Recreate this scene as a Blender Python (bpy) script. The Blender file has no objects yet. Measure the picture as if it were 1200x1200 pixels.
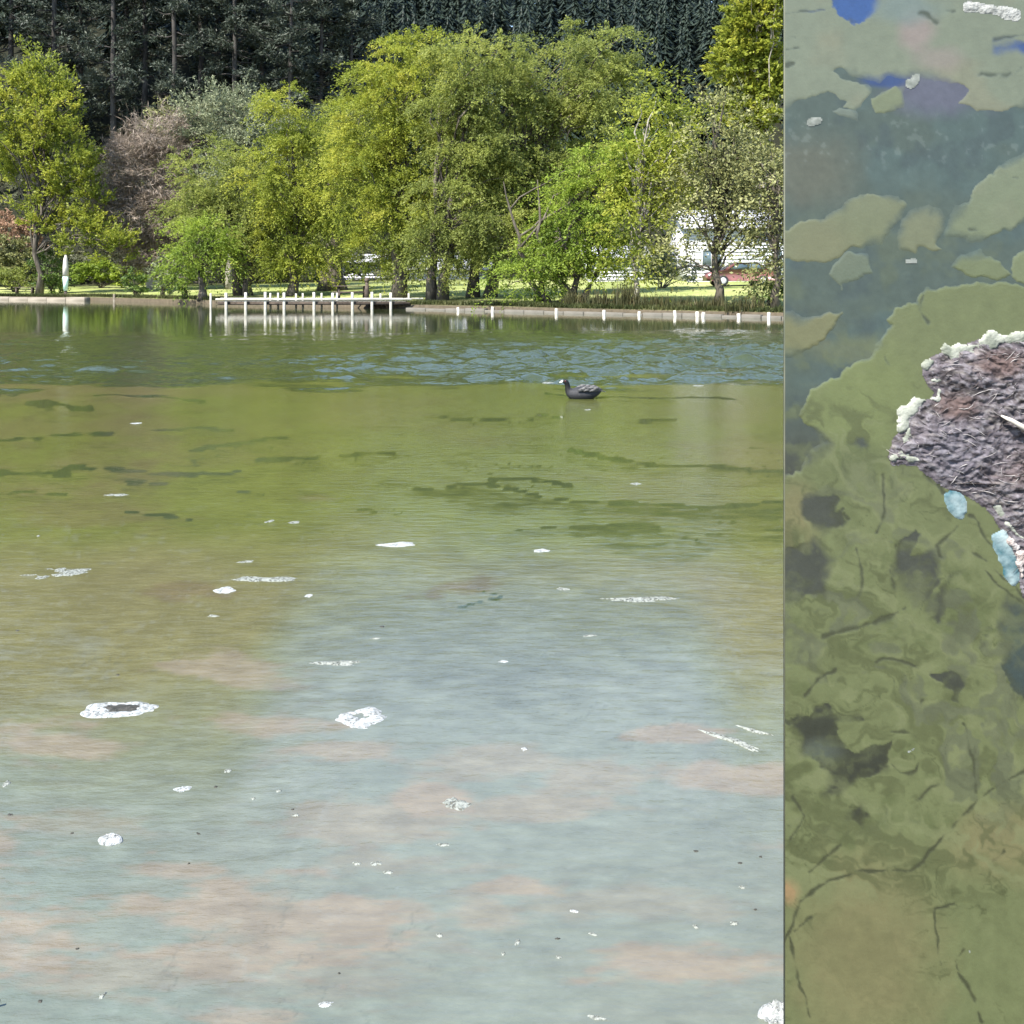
import bpy, math
import numpy as np
from mathutils import Vector

# ------------------------------------------------------------------ camera, world, sun, exposure
scene = bpy.context.scene
C = scene.collection
CAM_H, HOR, F = 1.6, 322.0, 1200.0            # metres, horizon row and focal length in photo pixels
cam = bpy.data.cameras.new("camera")
cam.sensor_width = 36; cam.sensor_height = 36; cam.sensor_fit = 'HORIZONTAL'; cam.lens = 36
cam.shift_y = -(600 - HOR) / 1200
cam.clip_start = 0.05; cam.clip_end = 2000
cam_o = bpy.data.objects.new("camera", cam); C.objects.link(cam_o)
cam_o.location = (0, 0, CAM_H); cam_o.rotation_euler = (math.radians(90), 0, 0)
scene.camera = cam_o

SUN_DIR = Vector((-0.40, -0.47, 0.79)).normalized()      # towards the sun: high, behind the left shoulder
EL = math.asin(SUN_DIR.z); AZ = math.atan2(SUN_DIR.x, SUN_DIR.y)
world = bpy.data.worlds.new("World"); scene.world = world; world.use_nodes = True
wn = world.node_tree.nodes; wl = world.node_tree.links
sky = wn.new('ShaderNodeTexSky'); sky.sky_type = 'NISHITA'; sky.sun_disc = False
sky.sun_elevation = EL; sky.sun_rotation = AZ; sky.air_density = 1.0; sky.dust_density = 0.4; sky.ozone_density = 1.6
wl.new(sky.outputs[0], wn['Background'].inputs['Color'])
wn['Background'].inputs['Strength'].default_value = 0.15
sun = bpy.data.lights.new("sun", 'SUN'); sun.energy = 4.9; sun.angle = math.radians(0.55); sun.color = (1.0, 0.95, 0.87)
sun_o = bpy.data.objects.new("sun", sun); C.objects.link(sun_o)
sun_o.rotation_euler = SUN_DIR.to_track_quat('Z', 'Y').to_euler(); sun_o.location = (-20, -20, 40)
vs = scene.view_settings
vs.view_transform = 'Standard'; vs.look = 'None'; vs.gamma = 1; vs.exposure = 1.65; vs.use_curve_mapping = False

# ------------------------------------------------------------------ helpers
def at(px, Y, py=None):                       # pixel + distance -> world point
    x = (px - 600) / F * Y
    return (x, Y) if py is None else np.array([x, Y, CAM_H - (py - HOR) / F * Y])
def wat(px, py):                              # pixel on the water -> X, Y
    Y = F * CAM_H / (py - HOR)
    return (px - 600) / F * Y, Y
def lin(r, g, b, k=1.0):
    f = lambda c: (c / 255 / 12.92) if c / 255 <= 0.04045 else ((c / 255 + 0.055) / 1.055) ** 2.4
    return np.array([f(r), f(g), f(b)]) * k
def sstep(a, b, x):
    t = np.clip((x - a) / (b - a), 0, 1); return t * t * (3 - 2 * t)
_perm = np.random.default_rng(5).random((256, 256))
def vnoise(x, y):
    xi = np.floor(x).astype(int); yi = np.floor(y).astype(int); fx = x - xi; fy = y - yi
    fx = fx * fx * (3 - 2 * fx); fy = fy * fy * (3 - 2 * fy)
    g = lambda i, j: _perm[i & 255, j & 255]
    return ((g(xi, yi) * (1 - fx) + g(xi + 1, yi) * fx) * (1 - fy) + (g(xi, yi + 1) * (1 - fx) + g(xi + 1, yi + 1) * fx) * fy) * 2 - 1
def fbm(x, y, o=4):
    s = 0; a = 0.5
    for k in range(o):
        s = s + a * vnoise(x * 2 ** k + 17.3 * k, y * 2 ** k + 9.1 * k); a *= 0.5
    return s

def mesh_np(name, V, faces, smooth=False, attrs=None, col=None):
    """faces: list of integer arrays (M,k)"""
    if not isinstance(faces, list): faces = [faces]
    V = np.asarray(V, dtype=np.float32)
    me = bpy.data.meshes.new(name)
    me.vertices.add(len(V)); me.vertices.foreach_set('co', V.ravel())
    loops = np.concatenate([f.ravel() for f in faces]).astype(np.int32)
    sizes = np.concatenate([np.full(len(f), f.shape[1]) for f in faces]).astype(np.int32)
    starts = np.concatenate([[0], np.cumsum(sizes)[:-1]]).astype(np.int32)
    me.loops.add(len(loops)); me.loops.foreach_set('vertex_index', loops)
    me.polygons.add(len(sizes)); me.polygons.foreach_set('loop_start', starts); me.polygons.foreach_set('loop_total', sizes)
    if smooth: me.polygons.foreach_set('use_smooth', np.ones(len(sizes), dtype=bool))
    for k, v in (attrs or {}).items():
        a = me.attributes.new(k, 'FLOAT', 'POINT'); a.data.foreach_set('value', np.asarray(v, dtype=np.float32).ravel())
    if col is not None:
        a = me.attributes.new('tint', 'FLOAT_COLOR', 'POINT')
        a.data.foreach_set('color', np.concatenate([col, np.ones((len(col), 1))], 1).astype(np.float32).ravel())
    me.update(calc_edges=True); me.validate()
    return me

class MB:
    def __init__(s): s.v = []; s.f = {}; s.n = 0
    def add(s, V, Fs):
        V = np.asarray(V, float)
        for f in (Fs if isinstance(Fs, list) else [Fs]):
            f = np.asarray(f, int); s.f.setdefault(f.shape[1], []).append(f + s.n)
        s.v.append(V); s.n += len(V); return s
    def box(s, x0, x1, y0, y1, z0, z1, bev=0.0, rot=0.0, org=(0, 0)):
        b = bev
        P = []
        if b <= 0:
            P = [(x, y, z) for z in (z0, z1) for x, y in ((x0, y0), (x1, y0), (x1, y1), (x0, y1))]
            Q = [np.array([[0, 3, 2, 1], [4, 5, 6, 7], [0, 1, 5, 4], [1, 2, 6, 5], [2, 3, 7, 6], [3, 0, 4, 7]])]
        else:                                  # bevelled along all four upright and top edges
            ring = lambda i, z: [(x0 + i, y0 + b, z), (x0 + b, y0 + i, z), (x1 - b, y0 + i, z), (x1 - i, y0 + b, z), (x1 - i, y1 - b, z), (x1 - b, y1 - i, z), (x0 + b, y1 - i, z), (x0 + i, y1 - b, z)]
            P = ring(0, z0) + ring(0, z1 - b) + ring(b * 0.8, z1)
            q = [[k * 8 + i, k * 8 + (i + 1) % 8, k * 8 + 8 + (i + 1) % 8, k * 8 + 8 + i] for k in (0, 1) for i in range(8)]
            Q = [np.array(q), np.array([list(range(16, 24)), list(range(7, -1, -1))])]
        P = np.array(P, float)
        if rot:
            c, sn = math.cos(rot), math.sin(rot); P[:, :2] -= org
            P[:, :2] = np.stack([P[:, 0] * c - P[:, 1] * sn, P[:, 0] * sn + P[:, 1] * c], 1) + org
        return s.add(P, Q)
    def tube(s, pts, rad, n=7, cap=True):
        pts = np.asarray(pts, float); rad = np.broadcast_to(np.asarray(rad, float), (len(pts),))
        d = np.gradient(pts, axis=0); d /= np.linalg.norm(d, axis=1, keepdims=True) + 1e-9
        up = np.where(np.abs(d[:, 2:3]) > 0.9, np.array([[1.0, 0, 0]]), np.array([[0, 0, 1.0]]))
        a = np.cross(d, up); a /= np.linalg.norm(a, axis=1, keepdims=True) + 1e-9; b = np.cross(d, a)
        an = np.linspace(0, 2 * math.pi, n, endpoint=False)
        V = pts[:, None] + rad[:, None, None] * (np.cos(an)[None, :, None] * a[:, None] + np.sin(an)[None, :, None] * b[:, None])
        i = np.arange(len(pts) - 1)[:, None] * n; j = np.arange(n)[None]; k = (j + 1) % n
        Fq = np.stack([i + j, i + k, i + n + k, i + n + j], -1).reshape(-1, 4)
        fs = [Fq]
        if cap: fs.append(np.array([list(range(n))[::-1], [(len(pts) - 1) * n + q for q in range(n)]]))
        return s.add(V.reshape(-1, 3), fs)
    def mesh(s, name, smooth=False):
        return mesh_np(name, np.concatenate(s.v), [np.concatenate(f) for f in s.f.values()], smooth)

def put(name, me, mat, parent=None, loc=None, kind=None):
    o = bpy.data.objects.new(name, me); C.objects.link(o)
    if mat and not me.materials: me.materials.append(mat)
    if parent: o.parent = parent
    if loc is not None: o.location = loc
    if kind: o['kind'] = kind
    return o
def tag(o, label, cat, group=None):
    o['label'] = label; o['category'] = cat
    if group: o['group'] = group
    return o
def thing(name, label, cat, loc=(0, 0, 0), rz=0, group=None):
    o = bpy.data.objects.new(name, None); C.objects.link(o); o.location = loc; o.rotation_euler = (0, 0, rz)
    o.empty_display_size = 0.2
    return tag(o, label, cat, group)

# ------------------------------------------------------------------ materials
def new_mat(name):
    m = bpy.data.materials.new(name); m.use_nodes = True
    nt = m.node_tree; return m, nt, nt.nodes, nt.links, nt.nodes['Principled BSDF']
def rgba(c): return (float(c[0]), float(c[1]), float(c[2]), 1)
def noise_mat(name, c1, c2, scale=3.0, rough=0.8, bump=0.0, bscale=None, stretch=(1, 1, 1), detail=5, spec=0.3):
    m, nt, N, L, P = new_mat(name)
    tc = N.new('ShaderNodeTexCoord'); mp = N.new('ShaderNodeMapping'); mp.inputs['Scale'].default_value = stretch
    L.new(tc.outputs['Object'], mp.inputs[0])
    t = N.new('ShaderNodeTexNoise'); t.inputs['Scale'].default_value = scale; t.inputs['Detail'].default_value = detail
    L.new(mp.outputs[0], t.inputs['Vector'])
    r = N.new('ShaderNodeValToRGB'); r.color_ramp.elements[0].position = 0.35; r.color_ramp.elements[1].position = 0.65
    r.color_ramp.elements[0].color = rgba(c1); r.color_ramp.elements[1].color = rgba(c2)
    L.new(t.outputs['Fac'], r.inputs[0]); L.new(r.outputs[0], P.inputs['Base Color'])
    P.inputs['Roughness'].default_value = rough; P.inputs['Specular IOR Level'].default_value = spec
    if bump:
        t2 = N.new('ShaderNodeTexNoise'); t2.inputs['Scale'].default_value = bscale or scale * 4; t2.inputs['Detail'].default_value = 6
        L.new(mp.outputs[0], t2.inputs['Vector'])
        b = N.new('ShaderNodeBump'); b.inputs['Strength'].default_value = bump; b.inputs['Distance'].default_value = 0.02
        L.new(t2.outputs['Fac'], b.inputs['Height']); L.new(b.outputs[0], P.inputs['Normal'])
    return m
def leaf_mat(name, c1, c2, c3, trans=0.35, nscale=0.45):
    """per-leaf and per-clump colour differences, some light passing through"""
    m, nt, N, L, P = new_mat(name)
    geo = N.new('ShaderNodeNewGeometry'); tc = N.new('ShaderNodeTexCoord')
    t = N.new('ShaderNodeTexNoise'); t.inputs['Scale'].default_value = nscale; t.inputs['Detail'].default_value = 3
    L.new(tc.outputs['Object'], t.inputs['Vector'])
    ad = N.new('ShaderNodeMath'); ad.operation = 'MULTIPLY_ADD'; ad.inputs[1].default_value = 0.22
    L.new(geo.outputs['Random Per Island'], ad.inputs[0])
    sc = N.new('ShaderNodeMath'); sc.operation = 'MULTIPLY_ADD'; sc.inputs[1].default_value = 2.2; sc.inputs[2].default_value = -0.78
    L.new(t.outputs['Fac'], sc.inputs[0]); L.new(sc.outputs[0], ad.inputs[2])
    r = N.new('ShaderNodeValToRGB'); e = r.color_ramp.elements
    e[0].position = 0.0; e[0].color = rgba(c1); e[1].position = 1.0; e[1].color = rgba(c3)
    k = e.new(0.5); k.color = rgba(c2)
    L.new(ad.outputs[0], r.inputs[0])
    L.new(r.outputs[0], P.inputs['Base Color']); P.inputs['Roughness'].default_value = 0.55; P.inputs['Specular IOR Level'].default_value = 0.25
    tr = N.new('ShaderNodeBsdfTranslucent'); L.new(r.outputs[0], tr.inputs['Color'])
    mx = N.new('ShaderNodeMixShader'); mx.inputs[0].default_value = trans
    L.new(P.outputs[0], mx.inputs[1]); L.new(tr.outputs[0], mx.inputs[2])
    L.new(mx.outputs[0], N['Material Output'].inputs['Surface'])
    return m
def tint_mat(name, k, rough, nscale, namp, bump, bscale, spec=0.4):
    """colour from the 'tint' attribute, broken up by noise"""
    m, nt, N, L, P = new_mat(name)
    a = N.new('ShaderNodeAttribute'); a.attribute_name = 'tint'
    tc = N.new('ShaderNodeTexCoord'); t = N.new('ShaderNodeTexNoise'); t.inputs['Scale'].default_value = nscale; t.inputs['Detail'].default_value = 7; t.inputs['Roughness'].default_value = 0.62
    L.new(tc.outputs['Object'], t.inputs['Vector'])
    mr = N.new('ShaderNodeMapRange'); mr.inputs[1].default_value = 0.25; mr.inputs[2].default_value = 0.75; mr.inputs[3].default_value = k * (1 - namp); mr.inputs[4].default_value = k * (1 + namp)
    L.new(t.outputs['Fac'], mr.inputs[0])
    vm = N.new('ShaderNodeVectorMath'); vm.operation = 'SCALE'; L.new(a.outputs['Color'], vm.inputs[0]); L.new(mr.outputs[0], vm.inputs['Scale'])
    L.new(vm.outputs[0], P.inputs['Base Color']); P.inputs['Roughness'].default_value = rough; P.inputs['Specular IOR Level'].default_value = spec
    t2 = N.new('ShaderNodeTexNoise'); t2.inputs['Scale'].default_value = bscale; t2.inputs['Detail'].default_value = 6
    L.new(tc.outputs['Object'], t2.inputs['Vector'])
    b = N.new('ShaderNodeBump'); b.inputs['Strength'].default_value = bump; b.inputs['Distance'].default_value = 0.003
    L.new(t2.outputs['Fac'], b.inputs['Height']); L.new(b.outputs[0], P.inputs['Normal'])
    return m

M_bark = noise_mat('bark', (0.035, 0.028, 0.02), (0.10, 0.085, 0.065), 6, 0.9, 0.6, 18, (1, 1, 0.25))
M_bark_pale = noise_mat('pale_bark', (0.16, 0.14, 0.11), (0.34, 0.31, 0.26), 5, 0.9, 0.4, 16, (1, 1, 0.3))
M_bark_pine = noise_mat('pine_bark', (0.018, 0.016, 0.014), (0.055, 0.05, 0.045), 3, 0.9, 0.6, 9, (1, 1, 0.25))
M_twig = leaf_mat('bare_twigs', (0.11, 0.085, 0.06), (0.19, 0.15, 0.115), (0.28, 0.235, 0.19), 0.05)
M_leaf_yellow = leaf_mat('spring_leaves', (0.12, 0.155, 0.022), (0.25, 0.28, 0.035), (0.40, 0.385, 0.06), 0.52)
M_leaf_willow = leaf_mat('willow_leaves', (0.11, 0.135, 0.036), (0.21, 0.24, 0.052), (0.33, 0.345, 0.08), 0.52)
M_leaf_bright = leaf_mat('bright_leaves', (0.11, 0.165, 0.024), (0.22, 0.29, 0.036), (0.38, 0.42, 0.075), 0.52)
M_leaf_grey = leaf_mat('grey_green_leaves', (0.09, 0.105, 0.06), (0.17, 0.19, 0.105), (0.26, 0.27, 0.16), 0.25)
M_leaf_olive = leaf_mat('olive_leaves', (0.09, 0.095, 0.036), (0.19, 0.195, 0.07), (0.32, 0.31, 0.14), 0.30)
M_leaf_green = leaf_mat('shrub_leaves', (0.04, 0.075, 0.015), (0.09, 0.14, 0.025), (0.16, 0.22, 0.04), 0.30)
M_leaf_pink = leaf_mat('flowering_hedge', (0.14, 0.09, 0.045), (0.27, 0.16, 0.10), (0.36, 0.24, 0.16), 0.2, 0.8)
M_needles = leaf_mat('pine_needles', (0.018, 0.025, 0.018), (0.048, 0.060, 0.042), (0.10, 0.115, 0.085), 0.15, 0.5)
M_needles_far = leaf_mat('conifer_needles', (0.012, 0.020, 0.014), (0.019, 0.030, 0.021), (0.03, 0.043, 0.031), 0.12, 0.08)
M_reed = leaf_mat('reeds', (0.03, 0.035, 0.012), (0.07, 0.065, 0.025), (0.15, 0.12, 0.06), 0.25, 1.5)
M_grassblade = leaf_mat('grass_blades', (0.025, 0.034, 0.010), (0.055, 0.065, 0.02), (0.12, 0.12, 0.045), 0.25, 0.4)
M_white = noise_mat('white_paint', (0.34, 0.315, 0.26), (0.46, 0.43, 0.37), 2.5, 0.6, 0.15, 20)
M_plank = noise_mat('weathered_planks', (0.11, 0.092, 0.066), (0.21, 0.18, 0.14), 2.0, 0.8, 0.25, 14, (0.3, 2, 2))
M_edging = noise_mat('pale_edging', (0.045, 0.042, 0.034), (0.11, 0.10, 0.082), 1.5, 0.85, 0.3, 9, (0.5, 1, 1))
M_wood_dark = noise_mat('dark_wood', (0.035, 0.026, 0.02), (0.08, 0.06, 0.045), 5, 0.8, 0.3, 20)
M_wall = noise_mat('white_wall', (0.42, 0.42, 0.45), (0.55, 0.55, 0.57), 0.8, 0.7, 0.1, 8)
M_roof = noise_mat('grey_roof', (0.22, 0.22, 0.24), (0.36, 0.36, 0.38), 1.5, 0.6, 0.15, 6, (4, 1, 1))
M_glass = noise_mat('window_glass', (0.04, 0.06, 0.07), (0.09, 0.12, 0.14), 0.6, 0.12, 0, None, (1, 1, 1), 2, 0.6)
M_frame = noise_mat('window_frame', (0.45, 0.46, 0.46), (0.6, 0.6, 0.6), 2, 0.5)
M_carred = noise_mat('car_paint', (0.13, 0.05, 0.045), (0.20, 0.085, 0.075), 1.2, 0.35, 0, None, (1, 1, 1), 3, 0.5)
M_tyre = noise_mat('tyre', (0.02, 0.02, 0.02), (0.04, 0.04, 0.04), 5, 0.8)
M_metal = noise_mat('wheel_metal', (0.35, 0.35, 0.36), (0.5, 0.5, 0.5), 5, 0.4)
M_foam = noise_mat('foam', (0.16, 0.17, 0.165), (0.36, 0.37, 0.36), 60, 0.75, 0.6, 220)
M_foam_dirty = noise_mat('thin_foam', (0.12, 0.128, 0.11), (0.21, 0.22, 0.195), 45, 0.7, 0.5, 180)
M_foam_dark = noise_mat('dark_scum', (0.014, 0.015, 0.011), (0.045, 0.042, 0.034), 60, 0.6, 0.5, 200)
for m_, t0 in ((M_foam, 0.30), (M_foam_dirty, 0.36)):       # lacy: fine gaps where the water shows
    N, L = m_.node_tree.nodes, m_.node_tree.links
    tc = N.new('ShaderNodeTexCoord'); t = N.new('ShaderNodeTexNoise'); t.inputs['Scale'].default_value = 90; t.inputs['Detail'].default_value = 4; L.new(tc.outputs['Object'], t.inputs['Vector'])
    mr = N.new('ShaderNodeMapRange'); mr.inputs[1].default_value = t0; mr.inputs[2].default_value = t0 + 0.16; mr.inputs[3].default_value = 0.3; L.new(t.outputs['Fac'], mr.inputs[0]); L.new(mr.outputs[0], N['Principled BSDF'].inputs['Alpha'])
M_mint = noise_mat('mint_paint', (0.42, 0.58, 0.52), (0.55, 0.68, 0.62), 2.5, 0.6)
M_sand = noise_mat('shore_sand', (0.20, 0.17, 0.12), (0.36, 0.31, 0.23), 5, 0.9, 0.5, 60)

# ground: lawn with worn variation, tree shade painted dark along the far bank, sand at the near shore, mud under water
def ground_mat():
    m, nt, N, L, P = new_mat('ground')
    tc = N.new('ShaderNodeTexCoord')
    def nz(s, d=5):
        t = N.new('ShaderNodeTexNoise'); t.inputs['Scale'].default_value = s; t.inputs['Detail'].default_value = d
        L.new(tc.outputs['Object'], t.inputs['Vector']); return t
    r = N.new('ShaderNodeValToRGB'); e = r.color_ramp.elements
    e[0].position = 0.36; e[0].color = (0.12, 0.145, 0.04, 1); e[1].position = 0.66; e[1].color = (0.30, 0.30, 0.13, 1)
    k = e.new(0.5); k.color = (0.20, 0.225, 0.075, 1)
    mixn = N.new('ShaderNodeMix'); mixn.data_type = 'FLOAT'; mixn.inputs[0].default_value = 0.45
    L.new(nz(0.22, 4).outputs['Fac'], mixn.inputs[2]); L.new(nz(2.5, 6).outputs['Fac'], mixn.inputs[3])
    L.new(mixn.outputs[0], r.inputs[0])
    a = N.new('ShaderNodeAttribute'); a.attribute_name = 'sand'
    sr = N.new('ShaderNodeValToRGB'); sr.color_ramp.elements[0].color = (0.03, 0.025, 0.016, 1); sr.color_ramp.elements[1].color = (0.10, 0.08, 0.055, 1)
    L.new(nz(6, 7).outputs['Fac'], sr.inputs[0])
    mx = N.new('ShaderNodeMix'); mx.data_type = 'RGBA'
    L.new(a.outputs['Fac'], mx.inputs[0]); L.new(r.outputs[0], mx.inputs[6]); L.new(sr.outputs[0], mx.inputs[7])
    lt = N.new('ShaderNodeAttribute'); lt.attribute_name = 'bank_shade'
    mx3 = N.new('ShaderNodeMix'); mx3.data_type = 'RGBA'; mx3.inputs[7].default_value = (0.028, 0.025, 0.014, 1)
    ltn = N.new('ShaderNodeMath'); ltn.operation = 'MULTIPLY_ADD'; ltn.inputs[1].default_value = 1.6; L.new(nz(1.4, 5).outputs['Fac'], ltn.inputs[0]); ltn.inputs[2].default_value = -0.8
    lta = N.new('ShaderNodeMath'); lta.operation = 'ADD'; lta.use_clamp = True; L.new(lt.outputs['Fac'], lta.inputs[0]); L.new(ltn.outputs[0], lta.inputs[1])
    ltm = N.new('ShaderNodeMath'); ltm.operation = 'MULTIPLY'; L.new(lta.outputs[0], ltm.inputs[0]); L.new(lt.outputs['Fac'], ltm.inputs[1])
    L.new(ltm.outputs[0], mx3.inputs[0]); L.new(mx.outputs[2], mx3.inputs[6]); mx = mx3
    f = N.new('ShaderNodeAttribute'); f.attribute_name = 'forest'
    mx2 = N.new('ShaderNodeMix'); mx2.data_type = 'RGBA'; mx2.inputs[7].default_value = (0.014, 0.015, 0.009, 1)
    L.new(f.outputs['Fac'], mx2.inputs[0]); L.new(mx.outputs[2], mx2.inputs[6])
    L.new(mx2.outputs[2], P.inputs['Base Color']); P.inputs['Roughness'].default_value = 0.95; P.inputs['Specular IOR Level'].default_value = 0.1
    b = N.new('ShaderNodeBump'); b.inputs['Strength'].default_value = 0.5; b.inputs['Distance'].default_value = 0.06
    L.new(nz(9, 6).outputs['Fac'], b.inputs['Height']); L.new(b.outputs[0], P.inputs['Normal'])
    return m

# ------------------------------------------------------------------ ground
SHX = np.array([-300, -120, -60, -33.1, -26.1, -17.0, -4.7, 3.5, 10.0, 20, 40, 100, 300.])
SHY = np.array([95, 82, 72, 66.2, 63.5, 56.5, 47.6, 42.0, 37.8, 33, 28, 24, 22.])
def shore(x): return np.interp(x, SHX, SHY) + 0.18 * vnoise(np.asarray(x) * 0.45, np.asarray(x) * 0 + 3.3)
def land(x, y):
    x = np.asarray(x, float); y = np.asarray(y, float)
    s = y - shore(x)
    z = 0.25 + 0.026 * np.clip(s, 0, 45) + 0.05 * fbm(x * 0.2, y * 0.2, 3)
    ang = x / np.maximum(y, 1)
    top = 60 + 40 * sstep(-0.12, -0.42, ang) + 22 * sstep(0.15, 0.36, ang)
    start = 98 - 10 * sstep(-0.1, -0.4, ang)
    h = np.clip((y - start) * 0.80, 0, None)
    h = top * (1 - np.exp(-h / top * 1.25))
    return z + h + sstep(95, 140, y) * 2.5 * fbm(x * 0.04, y * 0.04, 3)
xs = np.concatenate([np.linspace(-300, -60, 26)[:-1], np.linspace(-60, 45, 180), np.linspace(45, 300, 26)[1:]])
near = [-60, -20, -5, 0, 1.0, 1.6, 2.0, 2.12, 2.35, 3.2, 6, 15]
rel = [-6, -1.2, -0.05, 0.0, 0.06, 0.25, 0.6, 1.2, 2, 3, 4.5, 6.5, 9, 12, 16, 20, 25, 30, 36, 42, 48, 55, 62, 70, 80, 92, 106, 122, 140, 165, 200, 260, 340, 480]
rows = []; sand = []; forest = []; bank_shade = []
for y in near:
    z = (0.03 + 0.012 * vnoise(xs * 3, xs * 0 + y) + max(0, 1.2 - y) * 0.03) if y <= 2.12 else np.full_like(xs, -0.12 if y < 3 else -1.0)
    if y == 2.12: z = np.full_like(xs, -0.03)
    rows.append(np.stack([xs, xs * 0 + y, z + xs * 0], 1)); sand.append(xs * 0 + 1); forest.append(xs * 0); bank_shade.append(xs * 0)
for s in rel:
    Y = shore(xs) + s
    if s < -0.06: z = xs * 0 - (1.0 if s < -2 else 0.7)
    elif s <= 0.0: z = xs * 0 - 0.3 + (0.5 if s == 0.0 else 0)
    else: z = land(xs, Y) - (0.05 if s < 0.1 else 0)
    rows.append(np.stack([xs, Y, z], 1)); sand.append(xs * 0 + (1.0 if s < 0.05 else 0.55 if s < 0.3 else 0.0))
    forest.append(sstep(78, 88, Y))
    pxx = 600 + xs / Y * F; bank_shade.append((0.95 * sstep(440, 500, pxx) * sstep(760, 690, pxx) + 0.45 * sstep(690, 740, pxx) + 0.35 * sstep(210, 260, pxx) * sstep(480, 420, pxx)) * sstep(7.0, 4.0, s) * (s > 0.05))  # shade under the bank trees, put into the ground colour
G = np.concatenate(rows); nx = len(xs); nr = len(rows)
ii, jj = np.meshgrid(np.arange(nr - 1), np.arange(nx - 1), indexing='ij')
Fq = np.stack([ii * nx + jj, ii * nx + jj + 1, (ii + 1) * nx + jj + 1, (ii + 1) * nx + jj], -1).reshape(-1, 4)
put('ground', mesh_np('ground', G, Fq, True, {'sand': np.concatenate(sand), 'forest': np.concatenate(forest), 'bank_shade': np.concatenate(bank_shade)}), ground_mat(), kind='structure')

# ------------------------------------------------------------------ lake water with its algae scum
cols = np.concatenate([np.linspace(-2600, -60, 40)[:-1], np.arange(-60, 1262, 3.0), np.linspace(1264, 3200, 40)])
pys = np.concatenate([1218 + np.array([30, 0]), np.arange(1215, 470, -3.0), np.arange(470, 380, -0.5), np.arange(379.6, 366, -1.0), np.linspace(365.5, 342, 26)])
PX, PY = np.meshgrid(cols, pys)
WX, WY = wat(PX, PY)
n1 = fbm(WX * 1.1, WY * 0.9, 4); n2 = fbm(WX * 3.1 + 40, WY * 2.4 + 7, 4); n3 = fbm(WX * 0.35 + 11, WY * 0.25, 3)
n4 = fbm(WX * 9 + 3, WY * 6 + 5, 3)
def poly_sdf(x, y, P):                          # + inside, in the units of x, y
    P = np.asarray(P, float); n = len(P); d = np.full(x.shape, 1e9); ins = np.zeros(x.shape, bool)
    for i in range(n):
        ax, ay = P[i]; bx, by = P[(i + 1) % n]; ex, ey = bx - ax, by - ay
        t = np.clip(((x - ax) * ex + (y - ay) * ey) / (ex * ex + ey * ey + 1e-9), 0, 1)
        d = np.minimum(d, (x - ax - t * ex) ** 2 + (y - ay - t * ey) ** 2)
        if ay != by:
            c = ((ay > y) != (by > y)) & (x < ex * (y - ay) / (by - ay) + ax); ins ^= c
    d = np.sqrt(d); return np.where(ins, d, -d)
def line_d(x, y, P, ky=1.0):
    d = np.full(x.shape, 1e9)
    for (ax, ay), (bx, by) in zip(P[:-1], P[1:]):
        ex, ey = bx - ax, (by - ay) * ky
        t = np.clip(((x - ax) * ex + (y - ay) * ky * ey) / (ex * ex + ey * ey + 1e-9), 0, 1)
        d = np.minimum(d, (x - ax - t * ex) ** 2 + ((y - ay) * ky - t * ey) ** 2)
    return np.sqrt(d)
nf = fbm(PX * 0.012 + 5, PY * 0.05 + 2, 5); nf2 = fbm(PX * 0.03 + 9, PY * 0.14 + 4, 4)
def ell(cx, cy, rx, ry, soft=0.9):
    q = np.hypot((PX - cx) / rx, (PY - cy) / ry) + 1.0 * nf + 0.8 * nf2 + 0.25 * n4 + 0.5 * n2
    return sstep(1.35, 0.45, q)
edge = 455 - 7 * sstep(300, 700, PX) + 5 * n3 + 24 * fbm(PX * 0.011 + 40, PY * 0.17 + 3, 4)
scum = sstep(-6, 6, PY - edge)
clear = np.zeros_like(PX)
for P, s in [([(632, 592), (720, 590), (800, 594), (930, 584), (930, 638), (880, 650), (840, 655), (800, 672), (745, 668), (700, 645), (660, 622)], 0.46),
             ([(478, 574), (545, 568), (600, 580), (655, 590), (650, 604), (600, 608), (548, 606)], 0.5),
             ([(560, 625), (700, 618), (690, 640), (620, 640)], 0.25),
             ([(820, 545), (930, 548), (930, 560), (850, 556)], 0.5), ([(840, 500), (930, 498), (930, 520), (860, 516)], 0.4),
             ([(100, 540), (240, 545), (270, 555), (150, 558)], 0.4), ([(1040, 420), (1300, 430), (1300, 480), (1080, 470)], 0.5)]:
    clear = np.maximum(clear, s * sstep(-5, 9, poly_sdf(PX, PY, P) + 16 * nf2 + 10 * nf))
dark = np.zeros_like(PX)
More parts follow.
